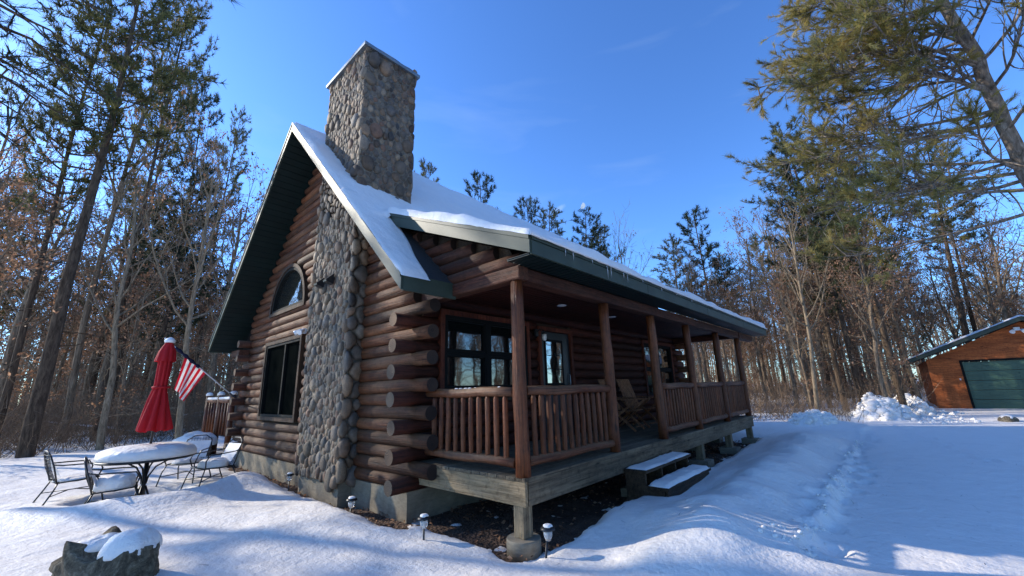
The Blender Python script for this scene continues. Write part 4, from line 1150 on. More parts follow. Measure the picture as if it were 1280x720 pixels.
# ---------------------------------------------------------------- snow banks and rock
def lump_pile(name, cx, cy, rx, ry, h, label, seed, chunks=160, kind='stuff'):
    X, Y = np.meshgrid(np.linspace(cx - rx * 1.3, cx + rx * 1.3, 110), np.linspace(cy - ry * 1.3, cy + ry * 1.3, 110))
    d = np.hypot((X - cx) / rx, (Y - cy) / ry) + .25 * fbm(X * 1.1, Y * 1.1, 3, seed)
    H = h * sstep(1.1, .25, d) * (.8 + .5 * fbm(X * 1.3, Y * 1.3, 4, seed + 1)) + .10 * h * fbm(X * 5, Y * 5, 3, seed + 2) * (d < 1.0) - .02
    Zb = snow_h(X, Y) + H - .03 * (d > 1.15)
    idx = np.arange(X.size).reshape(X.shape)
    fc = np.stack([idx[:-1, :-1], idx[:-1, 1:], idx[1:, 1:], idx[1:, :-1]], -1).reshape(-1, 4)
    V = [np.stack([X, Y, Zb], -1).reshape(-1, 3)]; Fq = [fc]; nb = X.size
    r = np.random.default_rng(seed)
    for k in range(chunks):
        a = r.random() * 2 * PI; rr_ = math.sqrt(r.random()) * .98; px, py = cx + rx * rr_ * math.cos(a), cy + ry * rr_ * math.sin(a)
        dd = rr_ + .25 * float(fbm(px * 1.1, py * 1.1, 3, seed)); pz = gz(px, py) + h * float(sstep(1.1, .25, dd)) * (.8 + .5 * float(fbm(px * 1.3, py * 1.3, 4, seed + 1)))
        s_ = (.05 + .15 * r.random() ** 2) * (1 if h > .5 else .6)
        n1, n2 = 8, 5; pp = []
        for j in range(n2 + 1):
            ph = PI * j / n2 - PI / 2
            for i in range(n1):
                t = 2 * PI * i / n1; w_ = s_ * (1 + .35 * (r.random() - .5)); pp.append((px + w_ * math.cos(ph) * math.cos(t), py + w_ * math.cos(ph) * math.sin(t), pz + w_ * .8 * math.sin(ph)))
        V.append(np.array(pp)); ff = []
        for j in range(n2):
            for i in range(n1): ff.append((nb + j * n1 + i, nb + j * n1 + (i + 1) % n1, nb + (j + 1) * n1 + (i + 1) % n1, nb + (j + 1) * n1 + i))
        Fq.append(np.array(ff)); nb += len(pp)
    o = np_mesh(name, np.concatenate(V), np.concatenate(Fq), M_snow, None, True)
    return tag(o, label, 'snow bank', None, kind)
lump_pile('snow_bank', 20.6, -2.6, 2.1, 1.0, .95, 'tall lumpy ploughed snow bank in front of the leaning trunks', 5, 320)
lump_pile('snow_bank', 23.6, -3.6, 1.5, .75, .85, 'smaller ploughed snow bank nearest the garage wall', 6, 160)
lump_pile('snow_bank', 15.8, -.75, 2.0, .75, .42, 'low shaded snow bank beyond the far end of the porch', 7, 220)
def clods(name, pts_, smin, smax, label, seed):
    r = np.random.default_rng(seed); V = []; Fq = []; nb = 0; n1, n2 = 7, 4
    for (px, py) in pts_:
        s_ = smin + (smax - smin) * r.random() ** 2.2; pz = gz(px, py) + s_ * .15; pp = []
        for j in range(n2 + 1):
            ph = PI * j / n2 - PI / 2
            for i in range(n1):
                t = 2 * PI * i / n1; w_ = s_ * (1 + .5 * (r.random() - .5)); pp.append((px + w_ * math.cos(ph) * math.cos(t), py + w_ * math.cos(ph) * math.sin(t), pz + w_ * .7 * math.sin(ph)))
        V.append(np.array(pp))
        for j in range(n2):
            for i in range(n1): Fq.append((nb + j * n1 + i, nb + j * n1 + (i + 1) % n1, nb + (j + 1) * n1 + (i + 1) % n1, nb + (j + 1) * n1 + i))
        nb += len(pp)
    tag(np_mesh(name, np.concatenate(V), np.array(Fq), M_snow, None, True), label, 'snow', None, 'stuff')
_cr = random.Random(8)
clods('snow_clods', [(1.3 + 10 * _cr.random() ** 1.6, -2.24 + _cr.gauss(0, .05)) for _ in range(150)] + [(1.2 + .5 * _cr.random(), -2.2 + .3 * _cr.random()) for _ in range(22)], .008, .036, 'loose clods of snow along the edge of the driveway', 4)
clods('snow_clods', [(17.5 + 8 * _cr.random(), -4.2 + _cr.gauss(0, .5)) for _ in range(160)], .02, .12, 'loose snow clods scattered at the foot of the ploughed banks', 5)
rk = thing('driveway_rock', (19.6, -6.0, GY), 'small snow dusted rock lying on the driveway before the garage', 'rock')
blob('stone', (19.6, -6.0, -.74), .42, .26, .22, M_stump, rk, 31, amp=.5, nu=24, nv=8)
blob('snow', (19.62, -6.02, -.60), .34, .2, .12, M_snow, rk, 33, amp=.5, nu=24, nv=8)

exec_trees = True
# ---------------------------------------------------------------- trees
def twig_quads(P, Dr, L, Wd, r, curve=.0):
    """thin triangle blades: base P, direction Dr (n,3), length L (n), width Wd"""
    n = len(P); a = r.normal(size=(n, 3)); s = np.cross(Dr, a); s /= np.linalg.norm(s, axis=1, keepdims=True) + 1e-9
    s = s * (Wd * .5)[:, None]
    v = np.stack([P - s, P + s, P + Dr * L[:, None]], 1).reshape(-1, 3)
    return v, np.arange(3 * n).reshape(n, 3)

def tufts(centres, dirs, blades, length, width, r, spread=.8, back=0.0):
    n = len(centres); C_ = np.repeat(centres, blades, 0); Dm = np.repeat(dirs, blades, 0)
    d = Dm + spread * r.normal(size=C_.shape); d /= np.linalg.norm(d, axis=1, keepdims=True)
    C_ = C_ - Dm * (back * r.random(len(C_)))[:, None]
    L = length * (.65 + .5 * r.random(len(C_))); W = np.full(len(C_), width)
    v, f = twig_quads(C_, d, L, W, r)
    tone = np.repeat((.65 + .75 * r.random(n)), blades)[:, None] * (.85 + .3 * r.random(len(C_)))[:, None] * np.array([[1, 1, 1]])
    warm = np.repeat(r.random(n), blades)[:, None]
    tone = tone * (1 + warm * np.array([[.25, .08, -.1]]))
    return v, f, tone

class TreeGen:
    def __init__(s, seed): s.r = random.Random(seed); s.n = np.random.default_rng(seed); s.b = MB(); s.tips = []; s.tdir = []
    def rv(s): return V3((s.r.gauss(0, 1), s.r.gauss(0, 1), s.r.gauss(0, 1)))
    def limb(s, p, d, L, r0, r1, segs, wob, trop, n):
        pts = [p.copy()]; rad = [r0]; d = d.normalized()
        for i in range(segs):
            d = (d + s.rv() * wob + V3((0, 0, trop))).normalized(); p = p + d * (L / segs); pts.append(p.copy()); rad.append(r0 + (r1 - r0) * (i + 1) / segs)
        s.b.tube(pts, rad, n, 0, False)
        return pts, rad, d

def at(pts, t):
    f = t * (len(pts) - 1); i = min(int(f), len(pts) - 2); return pts[i].lerp(pts[i + 1], f - i), (pts[i + 1] - pts[i]).normalized(), i

def oak(name, seed, H=13, r0=.15, leaves=.5, fork=.42, mat=None, spread=.7, dens=1.0, label='tree'):
    g_ = TreeGen(seed); r = g_.r
    tpts, trad, _ = g_.limb(V3((0, 0, -.3)), V3((0, 0, 1)), H * .82, r0, r0 * .30, 11, .055, .06, 9)
    g_.b.v = [(x, y, z) for x, y, z in g_.b.v]
    L2 = []; nl = int(15 * dens)
    for k in range(nl):
        t = fork + (1 - fork) * (k + r.random()) / nl; p, d, i = at(tpts, t); a = k * 2.4 + r.random()
        side = V3((math.cos(a), math.sin(a), 0)); dd = (side * spread + V3((0, 0, .55 + .5 * t)) + g_.rv() * .12).normalized()
        L = H * (.34 - .16 * (t - fork) / (1 - fork)) * r.uniform(.75, 1.2); rr_ = trad[i] * .5
        pts, rad, de = g_.limb(p, dd, L, rr_, rr_ * .25, 6, .13, .05, 5); L2.append((pts, rad, L))
    # lower dead twiggy shoots
    for k in range(int(7 * dens)):
        t = r.uniform(.08, fork); p, d, i = at(tpts, t); a = r.random() * 6.28
        pts, rad, de = g_.limb(p, V3((math.cos(a), math.sin(a), r.uniform(-.1, .5))), H * r.uniform(.05, .13), .018, .006, 4, .2, .02, 3); L2.append((pts, rad, H * .06))
    tips = []; td = []
    for pts, rad, L in L2:
        m_ = max(3, int(L * 2.1))
        for j in range(m_):
            t = .2 + .8 * (j + r.random()) / m_; p, d, i = at(pts, min(t, .999)); dd = (d * .9 + g_.rv() * .55 + V3((0, 0, .15))).normalized(); l = L * r.uniform(.22, .45) * (1.15 - .5 * t) + .25
            rr_ = max(.008, rad[i] * .55); p2, r2, _ = g_.limb(p, dd, l, rr_, .006, 3, .18, .03, 3)
            for q_ in range(3 + int(l * 1.6)):
                tt = r.random(); p3, d3, _i = at(p2, min(tt + .15, .999)); d4 = (d3 + g_.rv() * .7).normalized(); l3 = r.uniform(.25, .65)
                e, _r, _d = g_.limb(p3, d4, l3, .009, .004, 2, .15, 0, 3); tips.append(e[-1]); td.append(d4); tips.append(e[1]); td.append(d4)
    root = thing(name, (0, 0, 0), label, 'tree'); g_.b.build('trunk', mat or M_bark_oak, root)
    if leaves > 0:
        tp = np.array([tuple(t) for t in tips]); sel = g_.n.random(len(tp)) < leaves * (.35 + .9 * (vnoise(tp[:, 0] * .6, tp[:, 2] * .6 + tp[:, 1] * .5, seed) + .5)); tp = tp[sel]
        tp = np.repeat(tp, 4, 0) + g_.n.normal(size=(len(tp) * 4, 3)) * .10
        cards(tp, .058, g_.n, M_oakleaf, 'leaves', root, aspect=.8)
    return root

def pine(name, seed, H=16, r0=.17, crown=.45, wid=2.6, mat=None, bark_=None, tuft=.27, blades=12, bw=.036, lean=0.0, dead=16, label='tree', dens=1.0):
    g_ = TreeGen(seed); r = g_.r
    tpts, trad, _ = g_.limb(V3((0, 0, -.3)), V3((lean, 0, 1)), H, r0, .02, 14, .022, .03, 9)
    for k in range(dead):
        t = r.uniform(.12, crown + .1); p, d, i = at(tpts, t); a = r.random() * 6.28
        pts, rad, de = g_.limb(p, V3((math.cos(a), math.sin(a), r.uniform(-.15, .25))), r.uniform(.5, 1.9), .02, .006, 4, .12, 0, 3)
        for j in range(3):
            p2, d2, _i = at(pts, r.uniform(.3, .95)); g_.limb(p2, (d2 + g_.rv() * .6), r.uniform(.2, .6), .009, .004, 2, .15, 0, 3)
    nb = int((1 - crown) * H * 6.2 * dens); C_ = []; D_ = []
    for k in range(nb):
        t = crown + (1 - crown) * (k + r.random()) / nb; u = (t - crown) / (1 - crown); p, d, i = at(tpts, min(t, .998)); a = k * 2.4 + r.uniform(-.5, .5)
        prof = (min(1, .35 + 2.6 * u) if u < .3 else 1.0) * (1 - u) ** .50 + .15
        L = wid * prof * r.uniform(.55, 1.2); up_ = -.02 + .65 * u + r.uniform(-.1, .15)
        pts, rad, de = g_.limb(p, V3((math.cos(a), math.sin(a), up_)), L, max(.012, trad[i] * .38), .006, 6, .09, .045, 4)
        ns = max(4, int(L * 7.5))
        for j in range(ns):
            tt = .28 + .72 * (j + r.random()) / ns; p2, d2, _i = at(pts, min(tt, .999)); d3 = (d2 * .8 + g_.rv() * .55 + V3((0, 0, .22))).normalized(); l2 = L * r.uniform(.12, .30) * (1.2 - tt * .6) + .12
            p3, _r, de2 = g_.limb(p2, d3, l2, .009, .004, 2, .12, .05, 3)
            C_.append(tuple(p3[-1])); D_.append(tuple((de2 + V3((0, 0, .25))).normalized()))
            if l2 > .3: C_.append(tuple(p3[1])); D_.append(tuple(de2))
        C_.append(tuple(pts[-1])); D_.append(tuple(de))
    C_.append(tuple(tpts[-1])); D_.append((0, 0, 1))
    root = thing(name, (0, 0, 0), label, 'tree'); g_.b.build('trunk', bark_ or M_bark_pine, root)
    v, f, tone = tufts(np.array(C_), np.array(D_), blades, tuft, bw, g_.n, .75, .12)
    np_mesh('needles', v, f, mat or M_needle, root, False, None, tone)
    return root

OAKS = [oak('oak_tree', 101, 13, .14, .55, .40), oak('oak_tree', 102, 11.5, .12, .9, .34, spread=.8), oak('oak_tree', 103, 14.5, .17, .25, .48),
        oak('bare_tree', 104, 13, .12, .06, .38, M_bark_pale, .6), oak('oak_tree', 105, 9, .08, .75, .30, spread=.6, dens=.7)]
PINES = [pine('pine_tree', 201, 16, .17, .42, 2.6), pine('pine_tree', 202, 17.5, .19, .50, 2.3), pine('pine_tree', 203, 14, .14, .34, 2.2, M_needle_dark), pine('pine_tree', 204, 18, .20, .56, 2.9, lean=.05)]

TREES = []
def place(proto, x, y, s=1.0, lean=0.0, leandir=0.0, rz=None, label=None, group=None, slim=1.0):
    z = gz(x, y)
    rzv = random.random() * 6.28 if rz is None else rz
    q_ = Matrix.Rotation(leandir, 3, 'Z') @ Matrix.Rotation(lean, 3, 'Y') @ Matrix.Rotation(-leandir, 3, 'Z') @ Matrix.Rotation(rzv, 3, 'Z')
    e = q_.to_euler()
    o = copy_tree(proto, (x, y, z), (e.x, e.y, e.z), (s * slim, s * slim, s), label, group); TREES.append((x, y)); return o

def px_ground(px, py, z=GY):
    d = FW + RT * ((px - 640) / F_PX) - UP * ((py - 360) / F_PX); t = (z - CAM[2]) / d[2]; p = CAM + d * t; return float(p[0]), float(p[1])
def px_dist(px, dist):
    """ground point in image column px (near the horizon) at horizontal distance dist"""
    d = FW + RT * ((px - 640) / F_PX) - UP * ((500 - 360) / F_PX); h = math.hypot(d[0], d[1]); return float(CAM[0] + d[0] / h * dist), float(CAM[1] + d[1] / h * dist)

# trees one can tell apart; column, distance, prototype, scale, lean, lean direction, label
def proj_y(x, y, z):
    d = np.array([x, y, z]) - CAM; zz = d @ FW
    return 360 - F_PX * (d @ UP) / zz
def height_for(x, y, ytop):
    lo, hi = 0.0, 60.0
    for _ in range(40):
        m_ = (lo + hi) / 2
        if proj_y(x, y, GY + m_) > ytop: lo = m_
        else: hi = m_
    return lo
HT = {}
for o_, h_ in zip(OAKS + PINES, (12.6, 11.6, 14.0, 12.6, 8.8, 15.9, 17.4, 13.9, 17.9)): HT[o_.name] = h_
def top_xy(px, py, dist):
    d = FW + RT * ((px - 640) / F_PX) - UP * ((py - 360) / F_PX); h = math.hypot(d[0], d[1]); return float(CAM[0] + d[0] / h * dist), float(CAM[1] + d[1] / h * dist)
# trees one can tell apart: ('b' base column, distance, y of the top) or ('t' column and y of the top)
hand = [
 ('b', 48, 19.5, -60, PINES[1], 'dark pine with thick trunk, nearest tree on the left behind the patio'),
 ('b', 90, 25, -20, OAKS[0], 'slim dark oak just right of the thick left pine'),
 ('b', 128, 25, -10, PINES[3], 'tall dark pine whose trunk rises just left of the patio table'),
 ('b', 183, 29, 130, OAKS[1], 'leaning oak whose trunk starts beside the red umbrella'),
 ('t', 224, 84, 31, PINES[0], 'ragged topped pine standing above the red umbrella'),
 ('t', 262, 108, 33, PINES[2], 'bushy pine standing above the striped flag'),
 ('t', 298, 132, 33, PINES[1], 'straight slim pine nearest the left edge of the cabin roof'),
 ('b', 6, 21, -40, PINES[0], 'dark pine at the very left edge of the woods'),
 ('t', 30, 60, 28, OAKS[2], 'tall thin limbed tree at the far upper left'),
 ('b', 1018, 23.8, 238, OAKS[3], 'pale barked forked tree rising behind the low snow bank'),
 ('t', 960, 240, 28, OAKS[3], 'pale twiggy tree with wide bare crown just right of the porch'),
 ('b', 1080, 27.5, 150, PINES[3], 'pine with a bare pale upper trunk behind the tall snow bank'),
 ('t', 985, 185, 27, PINES[2], 'dense dark pine crown left of the bare trunked pine behind the snow bank'),
 ('t', 1040, 160, 26, PINES[0], 'broad green pine crown under the limbs of the large near pine'),
 ('b', 1113, 28.5, 175, OAKS[0], 'dark oak right behind the tall snow bank, left of its twin'),
 ('b', 1124, 29.5, 190, OAKS[2], 'dark oak behind the tall snow bank, right of its twin'),
 ('b', 1150, 31, 200, OAKS[0], 'dark oak leaning over the left eave of the garage'),
 ('t', 868, 262, 34, PINES[2], 'dark spire shaped pine beyond the far end of the porch roof'),
 ('t', 838, 300, 35, PINES[0], 'ragged green pine left of the dark spire shaped pine'),
 ('t', 897, 318, 36, PINES[3], 'lower broad pine right of the dark spire shaped pine'),
 ('t', 915, 258, 37, OAKS[1], 'bushy oak with brown leaves just right of the porch roof end'),
 ('t', 604, 218, 30, PINES[2], 'pine top showing above the middle of the roof'),
 ('t', 662, 247, 31, PINES[2], 'bushy pine top showing above the roof left of the moon'),
 ('t', 684, 262, 32, PINES[0], 'smaller pine top touching the bushy one left of the moon'),
 ('t', 727, 266, 31, PINES[2], 'pine top showing above the roof just below the moon'),
 ('t', 748, 284, 33, PINES[0], 'ragged pine top lower right of the moon above the roof'),
 ('t', 772, 264, 32, OAKS[3], 'bare branched tree top right of the moon above the roof'),
 ('t', 535, 208, 30, PINES[0], 'small pine tip just right of the chimney above the roof'),
]
for mode, px, a_, b_, pr, lb in hand:
    if mode == 'b': x, y = px_dist(px, a_); ht = height_for(x, y, b_)
    else: x, y = top_xy(px, a_, b_); ht = height_for(x, y, a_)
    place(pr, x, y, ht / HT[pr.name], (.0 if px != 48 else .05), 2.6, None, lb, None, (.40 if px == 48 else .52 if px < 340 else 1.0 if px in (985, 1040) else .75) if ht / HT[pr.name] > 1.15 else .95)

def blocked(x, y):
    if -2 < x < 13 and -2 < y < 13: return True
    if x < 19.5 and y < 13.5: return True
    if y < -3.2 and x < 38: return True
    if 25 < x < 38 and -14 < y < -2.8: return True
    return False
kinds = [(OAKS[0], 'slender oak holding brown leaves in the %s', 'oaks with brown leaves, %s'),
         (OAKS[1], 'spreading oak with many rusty leaves in the %s', 'rusty leaved oaks, %s'),
         (OAKS[2], 'tall oak with few leaves among the trunks of the %s', 'sparse oaks, %s'),
         (OAKS[3], 'bare pale barked tree among the trunks of the %s', 'bare pale trees, %s'),
         (OAKS[4], 'young thin oak with brown leaves in the %s', 'young oaks, %s'),
         (PINES[0], 'pine with a ragged green crown deep in the %s', 'ragged pines, %s'),
         (PINES[1], 'tall pine with bare lower trunk deep in the %s', 'tall pines, %s'),
         (PINES[2], 'dense dark green pine deep in the %s', 'dark pines, %s'),
         (PINES[3], 'slightly leaning pine with high crown deep in the %s', 'leaning pines, %s')]
rt = random.Random(21)
def scatter(az0, az1, d0, d1, count, weights, region, mind=1.6, smax=1.12):
    n = 0; tries = 0
    while n < count and tries < 9000:
        tries += 1
        a = math.radians(rt.uniform(az0, az1)); d = math.sqrt(rt.uniform(d0 * d0, d1 * d1)); x = CAM[0] + d * math.cos(a); y = CAM[1] + d * math.sin(a)
        if blocked(x, y) or any(abs(x - q_[0]) < mind and abs(y - q_[1]) < mind for q_ in TREES): continue
        k = rt.choices(range(9), weights)[0]; pr, lb, gp = kinds[k]
        place(pr, x, y, rt.uniform(.78 if smax > 1 else .6, smax), rt.uniform(0, .05), rt.random() * 6.28, None, lb % region, gp % region); n += 1
WL = [6, 6, 4, 4, 6, 1, 1, 1, 1]
scatter(70, 96, 19, 45, 54, WL, 'woods left of the cabin')
scatter(70, 96, 45, 70, 26, WL, 'far woods left of the cabin', 1.5)
scatter(-12, 7, 24, 48, 40, [6, 5, 4, 5, 6, 1, 1, 1, 1], 'woods right of the cabin')
scatter(7, 18, 27, 50, 30, [6, 6, 3, 6, 6, 0, 0, 0, 0], 'woods beyond the porch end', 1.6, .82)
scatter(-12, 16, 50, 78, 40, [6, 5, 5, 4, 5, 1, 1, 1, 1], 'far woods right of the cabin')
scatter(18, 70, 27, 42, 16, [3, 2, 0, 2, 3, 0, 0, 0, 0], 'woods behind the cabin', 2, .7)
for pr in OAKS + PINES: # prototypes move into the woods too
    pass

# far woods as one mass, with an unseen ring behind the camera
def far_mass():
    V = []; Fq = []; T = []; nb = 0
    r = np.random.default_rng(5)
    protos = []
    for k in range(3):
        g_ = TreeGen(900 + k); tp, tr, _ = g_.limb(V3((0, 0, -.5)), V3((0, 0, 1)), 15, .17, .03, 6, .03, .03, 4)
        for j in range(26):
            p, d, i = at(tp, g_.r.uniform(.15, .98)); a = g_.r.random() * 6.28; pts, _r, _d = g_.limb(p, V3((math.cos(a), math.sin(a), .6)), g_.r.uniform(1, 3.2), .05, .012, 3, .15, .04, 3)
            for q_ in range(4):
                p2, d2, _i = at(pts, g_.r.uniform(.2, 1) * .99); g_.limb(p2, d2 + g_.rv() * .6, g_.r.uniform(.5, 1.3), .02, .01, 2, .15, .0, 3)
        protos.append((np.array(g_.b.v), np.array(g_.b.f)))
    n = 0
    while n < 760:
        a = math.radians(r.uniform(-14, 98)) if n < 420 else math.radians(r.uniform(68, 98)) if n < 540 else math.radians(r.uniform(-110, -14)); d = r.uniform(62, 112) if n < 540 else r.uniform(34, 60)  # last trees are unseen, added to block bright horizon in window reflections
        if 22 < math.degrees(a) < 62 and r.random() < .6: continue
        x = CAM[0] + d * math.cos(a); y = CAM[1] + d * math.sin(a); v, f = protos[n % 3]; s_ = r.uniform(.7, 1.15); t = r.random() * 6.28; c, s2 = math.cos(t), math.sin(t)
        vv = np.column_stack([(v[:, 0] * c - v[:, 1] * s2) * s_ + x, (v[:, 0] * s2 + v[:, 1] * c) * s_ + y, v[:, 2] * s_ + gz(x, y)]); V.append(vv); Fq.append(f + nb); nb += len(v); n += 1
    M_dw = bark('distant_bark', (.09, .072, .058), (.21, .175, .14), (.34, .29, .24))
    tag(np_mesh('distant_woods', np.concatenate(V), np.concatenate(Fq), M_dw), 'distant mass of bare trunks and branches closing the view behind the woods, plus unseen ones added behind the viewer', 'woods', kind='stuff')
far_mass()

# undergrowth
def brush(name, az0, az1, d0, d1, n, label, hmax=1.5, seed=3):
    r = np.random.default_rng(seed); a = np.radians(r.uniform(az0, az1, n)); d = np.sqrt(r.uniform(d0 ** 2, d1 ** 2, n)); x = CAM[0] + d * np.cos(a); y = CAM[1] + d * np.sin(a)
    ok = np.array([not (blocked(p, q_) and not (p > 15.5 and q_ > -2.0 and q_ < 14)) for p, q_ in zip(x, y)]); x, y = x[ok], y[ok]
    x = np.repeat(x, 9) + r.normal(size=len(x) * 9) * .35; y = np.repeat(y, 9) + r.normal(size=len(y) * 9) * .35; m_ = len(x)
    z = snow_h(x, y) - .05
    dr = np.column_stack([r.normal(size=m_) * .55, r.normal(size=m_) * .55, .6 + .5 * r.random(m_)]); dr /= np.linalg.norm(dr, axis=1, keepdims=True)
    L = hmax * (.35 + .75 * r.random(m_)); P0 = np.column_stack([x, y, z]); v1, f1 = twig_quads(P0, dr, L, np.full(m_, .022), r)
    V = [v1]; Fq = [f1]; nb = len(v1)
    for k in range(4):
        t = r.uniform(.3, .9, m_); B = P0 + dr * (L * t)[:, None]; d2 = dr + .7 * r.normal(size=dr.shape); d2 /= np.linalg.norm(d2, axis=1, keepdims=True)
        v, f = twig_quads(B, d2, L * .45, np.full(m_, .013), r); V.append(v); Fq.append(f + nb); nb += len(v)
    tag(np_mesh(name, np.concatenate(V), np.concatenate(Fq), M_brush), label, 'undergrowth', kind='stuff')
brush('undergrowth', 70, 97, 20, 62, 1500, 'brown leafless brush over the snow in the woods left of the cabin', 2.3, 3)
brush('undergrowth', -12, 20, 24, 70, 1000, 'brown leafless brush over the snow in the woods right of the cabin', 1.9, 4)
brush('undergrowth', 2, 18, 19.5, 26, 90, 'low bare twigs poking from the snow beyond the porch end', .9, 6)

# fallen snowy logs in the left woods
for i, (px, dist, L, rz, sl) in enumerate(((195, 30, 6, .3, .16), (120, 27, 5, 2.6, .22), (250, 33, 5, .5, .10))):
    x, y = px_dist(px, dist); z = gz(x, y) + .35
    lb = ['snow dusted fallen trunk lying behind the red umbrella', 'snow dusted fallen branch leaning left of the red umbrella', 'snow dusted fallen trunk lying behind the striped flag'][i]
    t = thing('fallen_trunk', (x, y, z), lb, 'fallen trunk'); d = V3((math.cos(rz), math.sin(rz), sl)).normalized(); p = V3((x, y, z))
    b = MB(); b.tube([p - d * L / 2, p - d * L / 6 + V3((0, 0, .1)), p + d * L / 6, p + d * L / 2], [.12, .11, .08, .03], 8)
    for k in range(5):
        c = p + d * L * (-.1 + .12 * k); e = V3((random.gauss(0, .5), random.gauss(0, .5), .7)); b.tube([c, c + e * .6, c + e * 1.1 + V3((.1, 0, 0))], [.03, .02, .008], 5)
    b.build('trunk', M_bark_oak, t)
    b = MB(); b.tube([p - d * L / 2 + V3((0, 0, .09)), p - d * L / 6 + V3((0, 0, .18)), p + d * L / 6 + V3((0, 0, .07)), p + d * L / 2 + V3((0, 0, .02))], [.08, .075, .06, .02], 8); b.build('snow', M_snow, t)

# ---------------------------------------------------------------- the near pine on the right
def near_pine():
    g_ = TreeGen(77); r = g_.r
    base = V3((11.2, -6.45, GY - .1))
    key = [base, V3((10.9, -6.45, 2.0)), V3((10.45, -6.35, 4.2)), V3((9.75, -6.1, 6.3)), V3((9.1, -5.88, 7.8)), V3((8.35, -5.55, 9.2)), V3((8.1, -5.3, 11.0)), V3((8.0, -5.2, 13.0))]
    rads = [.22, .18, .15, .13, .112, .09, .06, .02]
    pts = []; rr_ = []
    for i in range(len(key) - 1):
        for k in range(4):
            t = k / 4; pts.append(key[i].lerp(key[i + 1], t) + g_.rv() * .025); rr_.append(rads[i] + (rads[i + 1] - rads[i]) * t)
    pts.append(key[-1]); rr_.append(.02); g_.b.tube(pts, rr_, 14, 0, False)
    C_ = []; D_ = []
    # camera side directions: left in picture = -RT ; toward camera = -FW(horizontal)
    left = V3((-RT[0], -RT[1], 0)).normalized(); tow = V3((-FW[0], -FW[1], 0)).normalized()
    spec = []
    for k in range(46):
        h = r.uniform(.34, .99); a = r.uniform(-2.4, .3) if k % 2 else r.uniform(-1.0, .45)
        spec.append((h, a, r.uniform(2.2, 4.1) * (1 - .45 * max(0, h - .5) * 2 * .8), r.uniform(-.12, .35)))
    # the long pale limbs reaching left
    spec += [(.50, .05, 4.3, .10), (.56, .25, 4.5, .16), (.44, -.1, 4.8, -.04), (.37, .1, 4.5, -.12), (.33, .35, 4.6, -.05), (.62, 0, 4.1, .25), (.30, -.25, 4.0, -.10), (.69, .1, 3.8, .3), (.75, .3, 3.6, .3), (.8, -.2, 3.6, .35), (.86, .1, 3.4, .4)]
    spec += [(.50, .9, 3.0, .2), (.60, 1.1, 2.8, .25), (.70, .8, 2.8, .3), (.42, 1.0, 2.8, .1), (.80, 1.2, 2.4, .35), (.56, 1.5, 2.4, .3)]
    for h, a, L, up_ in spec:
        p, d, i = at(pts, h); dd = left * math.cos(a) + tow * math.sin(a) + V3((0, 0, up_))
        lp, lr, de = g_.limb(p, dd, L, .046 * (1.15 - h * .6), .008, 9, .085, .012, 6)
        ns = int(L * 6.0)
        for j in range(ns):
            tt = .22 + .78 * (j + r.random()) / ns; p2, d2, _i = at(lp, min(tt, .999)); d3 = (d2 * .75 + g_.rv() * .5 + V3((0, 0, .10))).normalized(); l2 = r.uniform(.5, 1.35) * (1.15 - .45 * tt)
            sp, sr, se = g_.limb(p2, d3, l2, .016, .006, 4, .13, .035, 4)
            for q_ in range(5):
                p3, d4, _i = at(sp, r.uniform(.3, .98)); tw, _r, te = g_.limb(p3, (d4 + g_.rv() * .55), r.uniform(.15, .4), .007, .004, 2, .12, .05, 3)
                if tt > .52 or r.random() < .06: C_.append(tuple(tw[-1])); D_.append(tuple(te))
            if tt > .46: C_.append(tuple(sp[-1])); D_.append(tuple(se)); C_.append(tuple(sp[-2])); D_.append(tuple(se))
        C_.append(tuple(lp[-1])); D_.append(tuple(de))
    t = thing('near_pine', tuple(base), 'large near pine with pale flaky trunk and long needled limbs at the right edge', 'tree'); g_.b.build('trunk', M_bark_near, t)
    C_ = np.array(C_); D_ = np.array(D_)
    kp = (vnoise(C_[:, 0] * 1.5 + C_[:, 1] * .9, C_[:, 2] * 1.9, 5) + .6 * vnoise(C_[:, 1] * 3.1, C_[:, 2] * 3.1 + C_[:, 0], 9)) > -.36
    C_ = C_[kp]; D_ = D_[kp]
    v, f, tone = tufts(C_, D_, 42, .155, .0095, g_.n, .52, .16)
    np_mesh('needles', v, f, M_needle_near, t, False, None, tone)
near_pine()

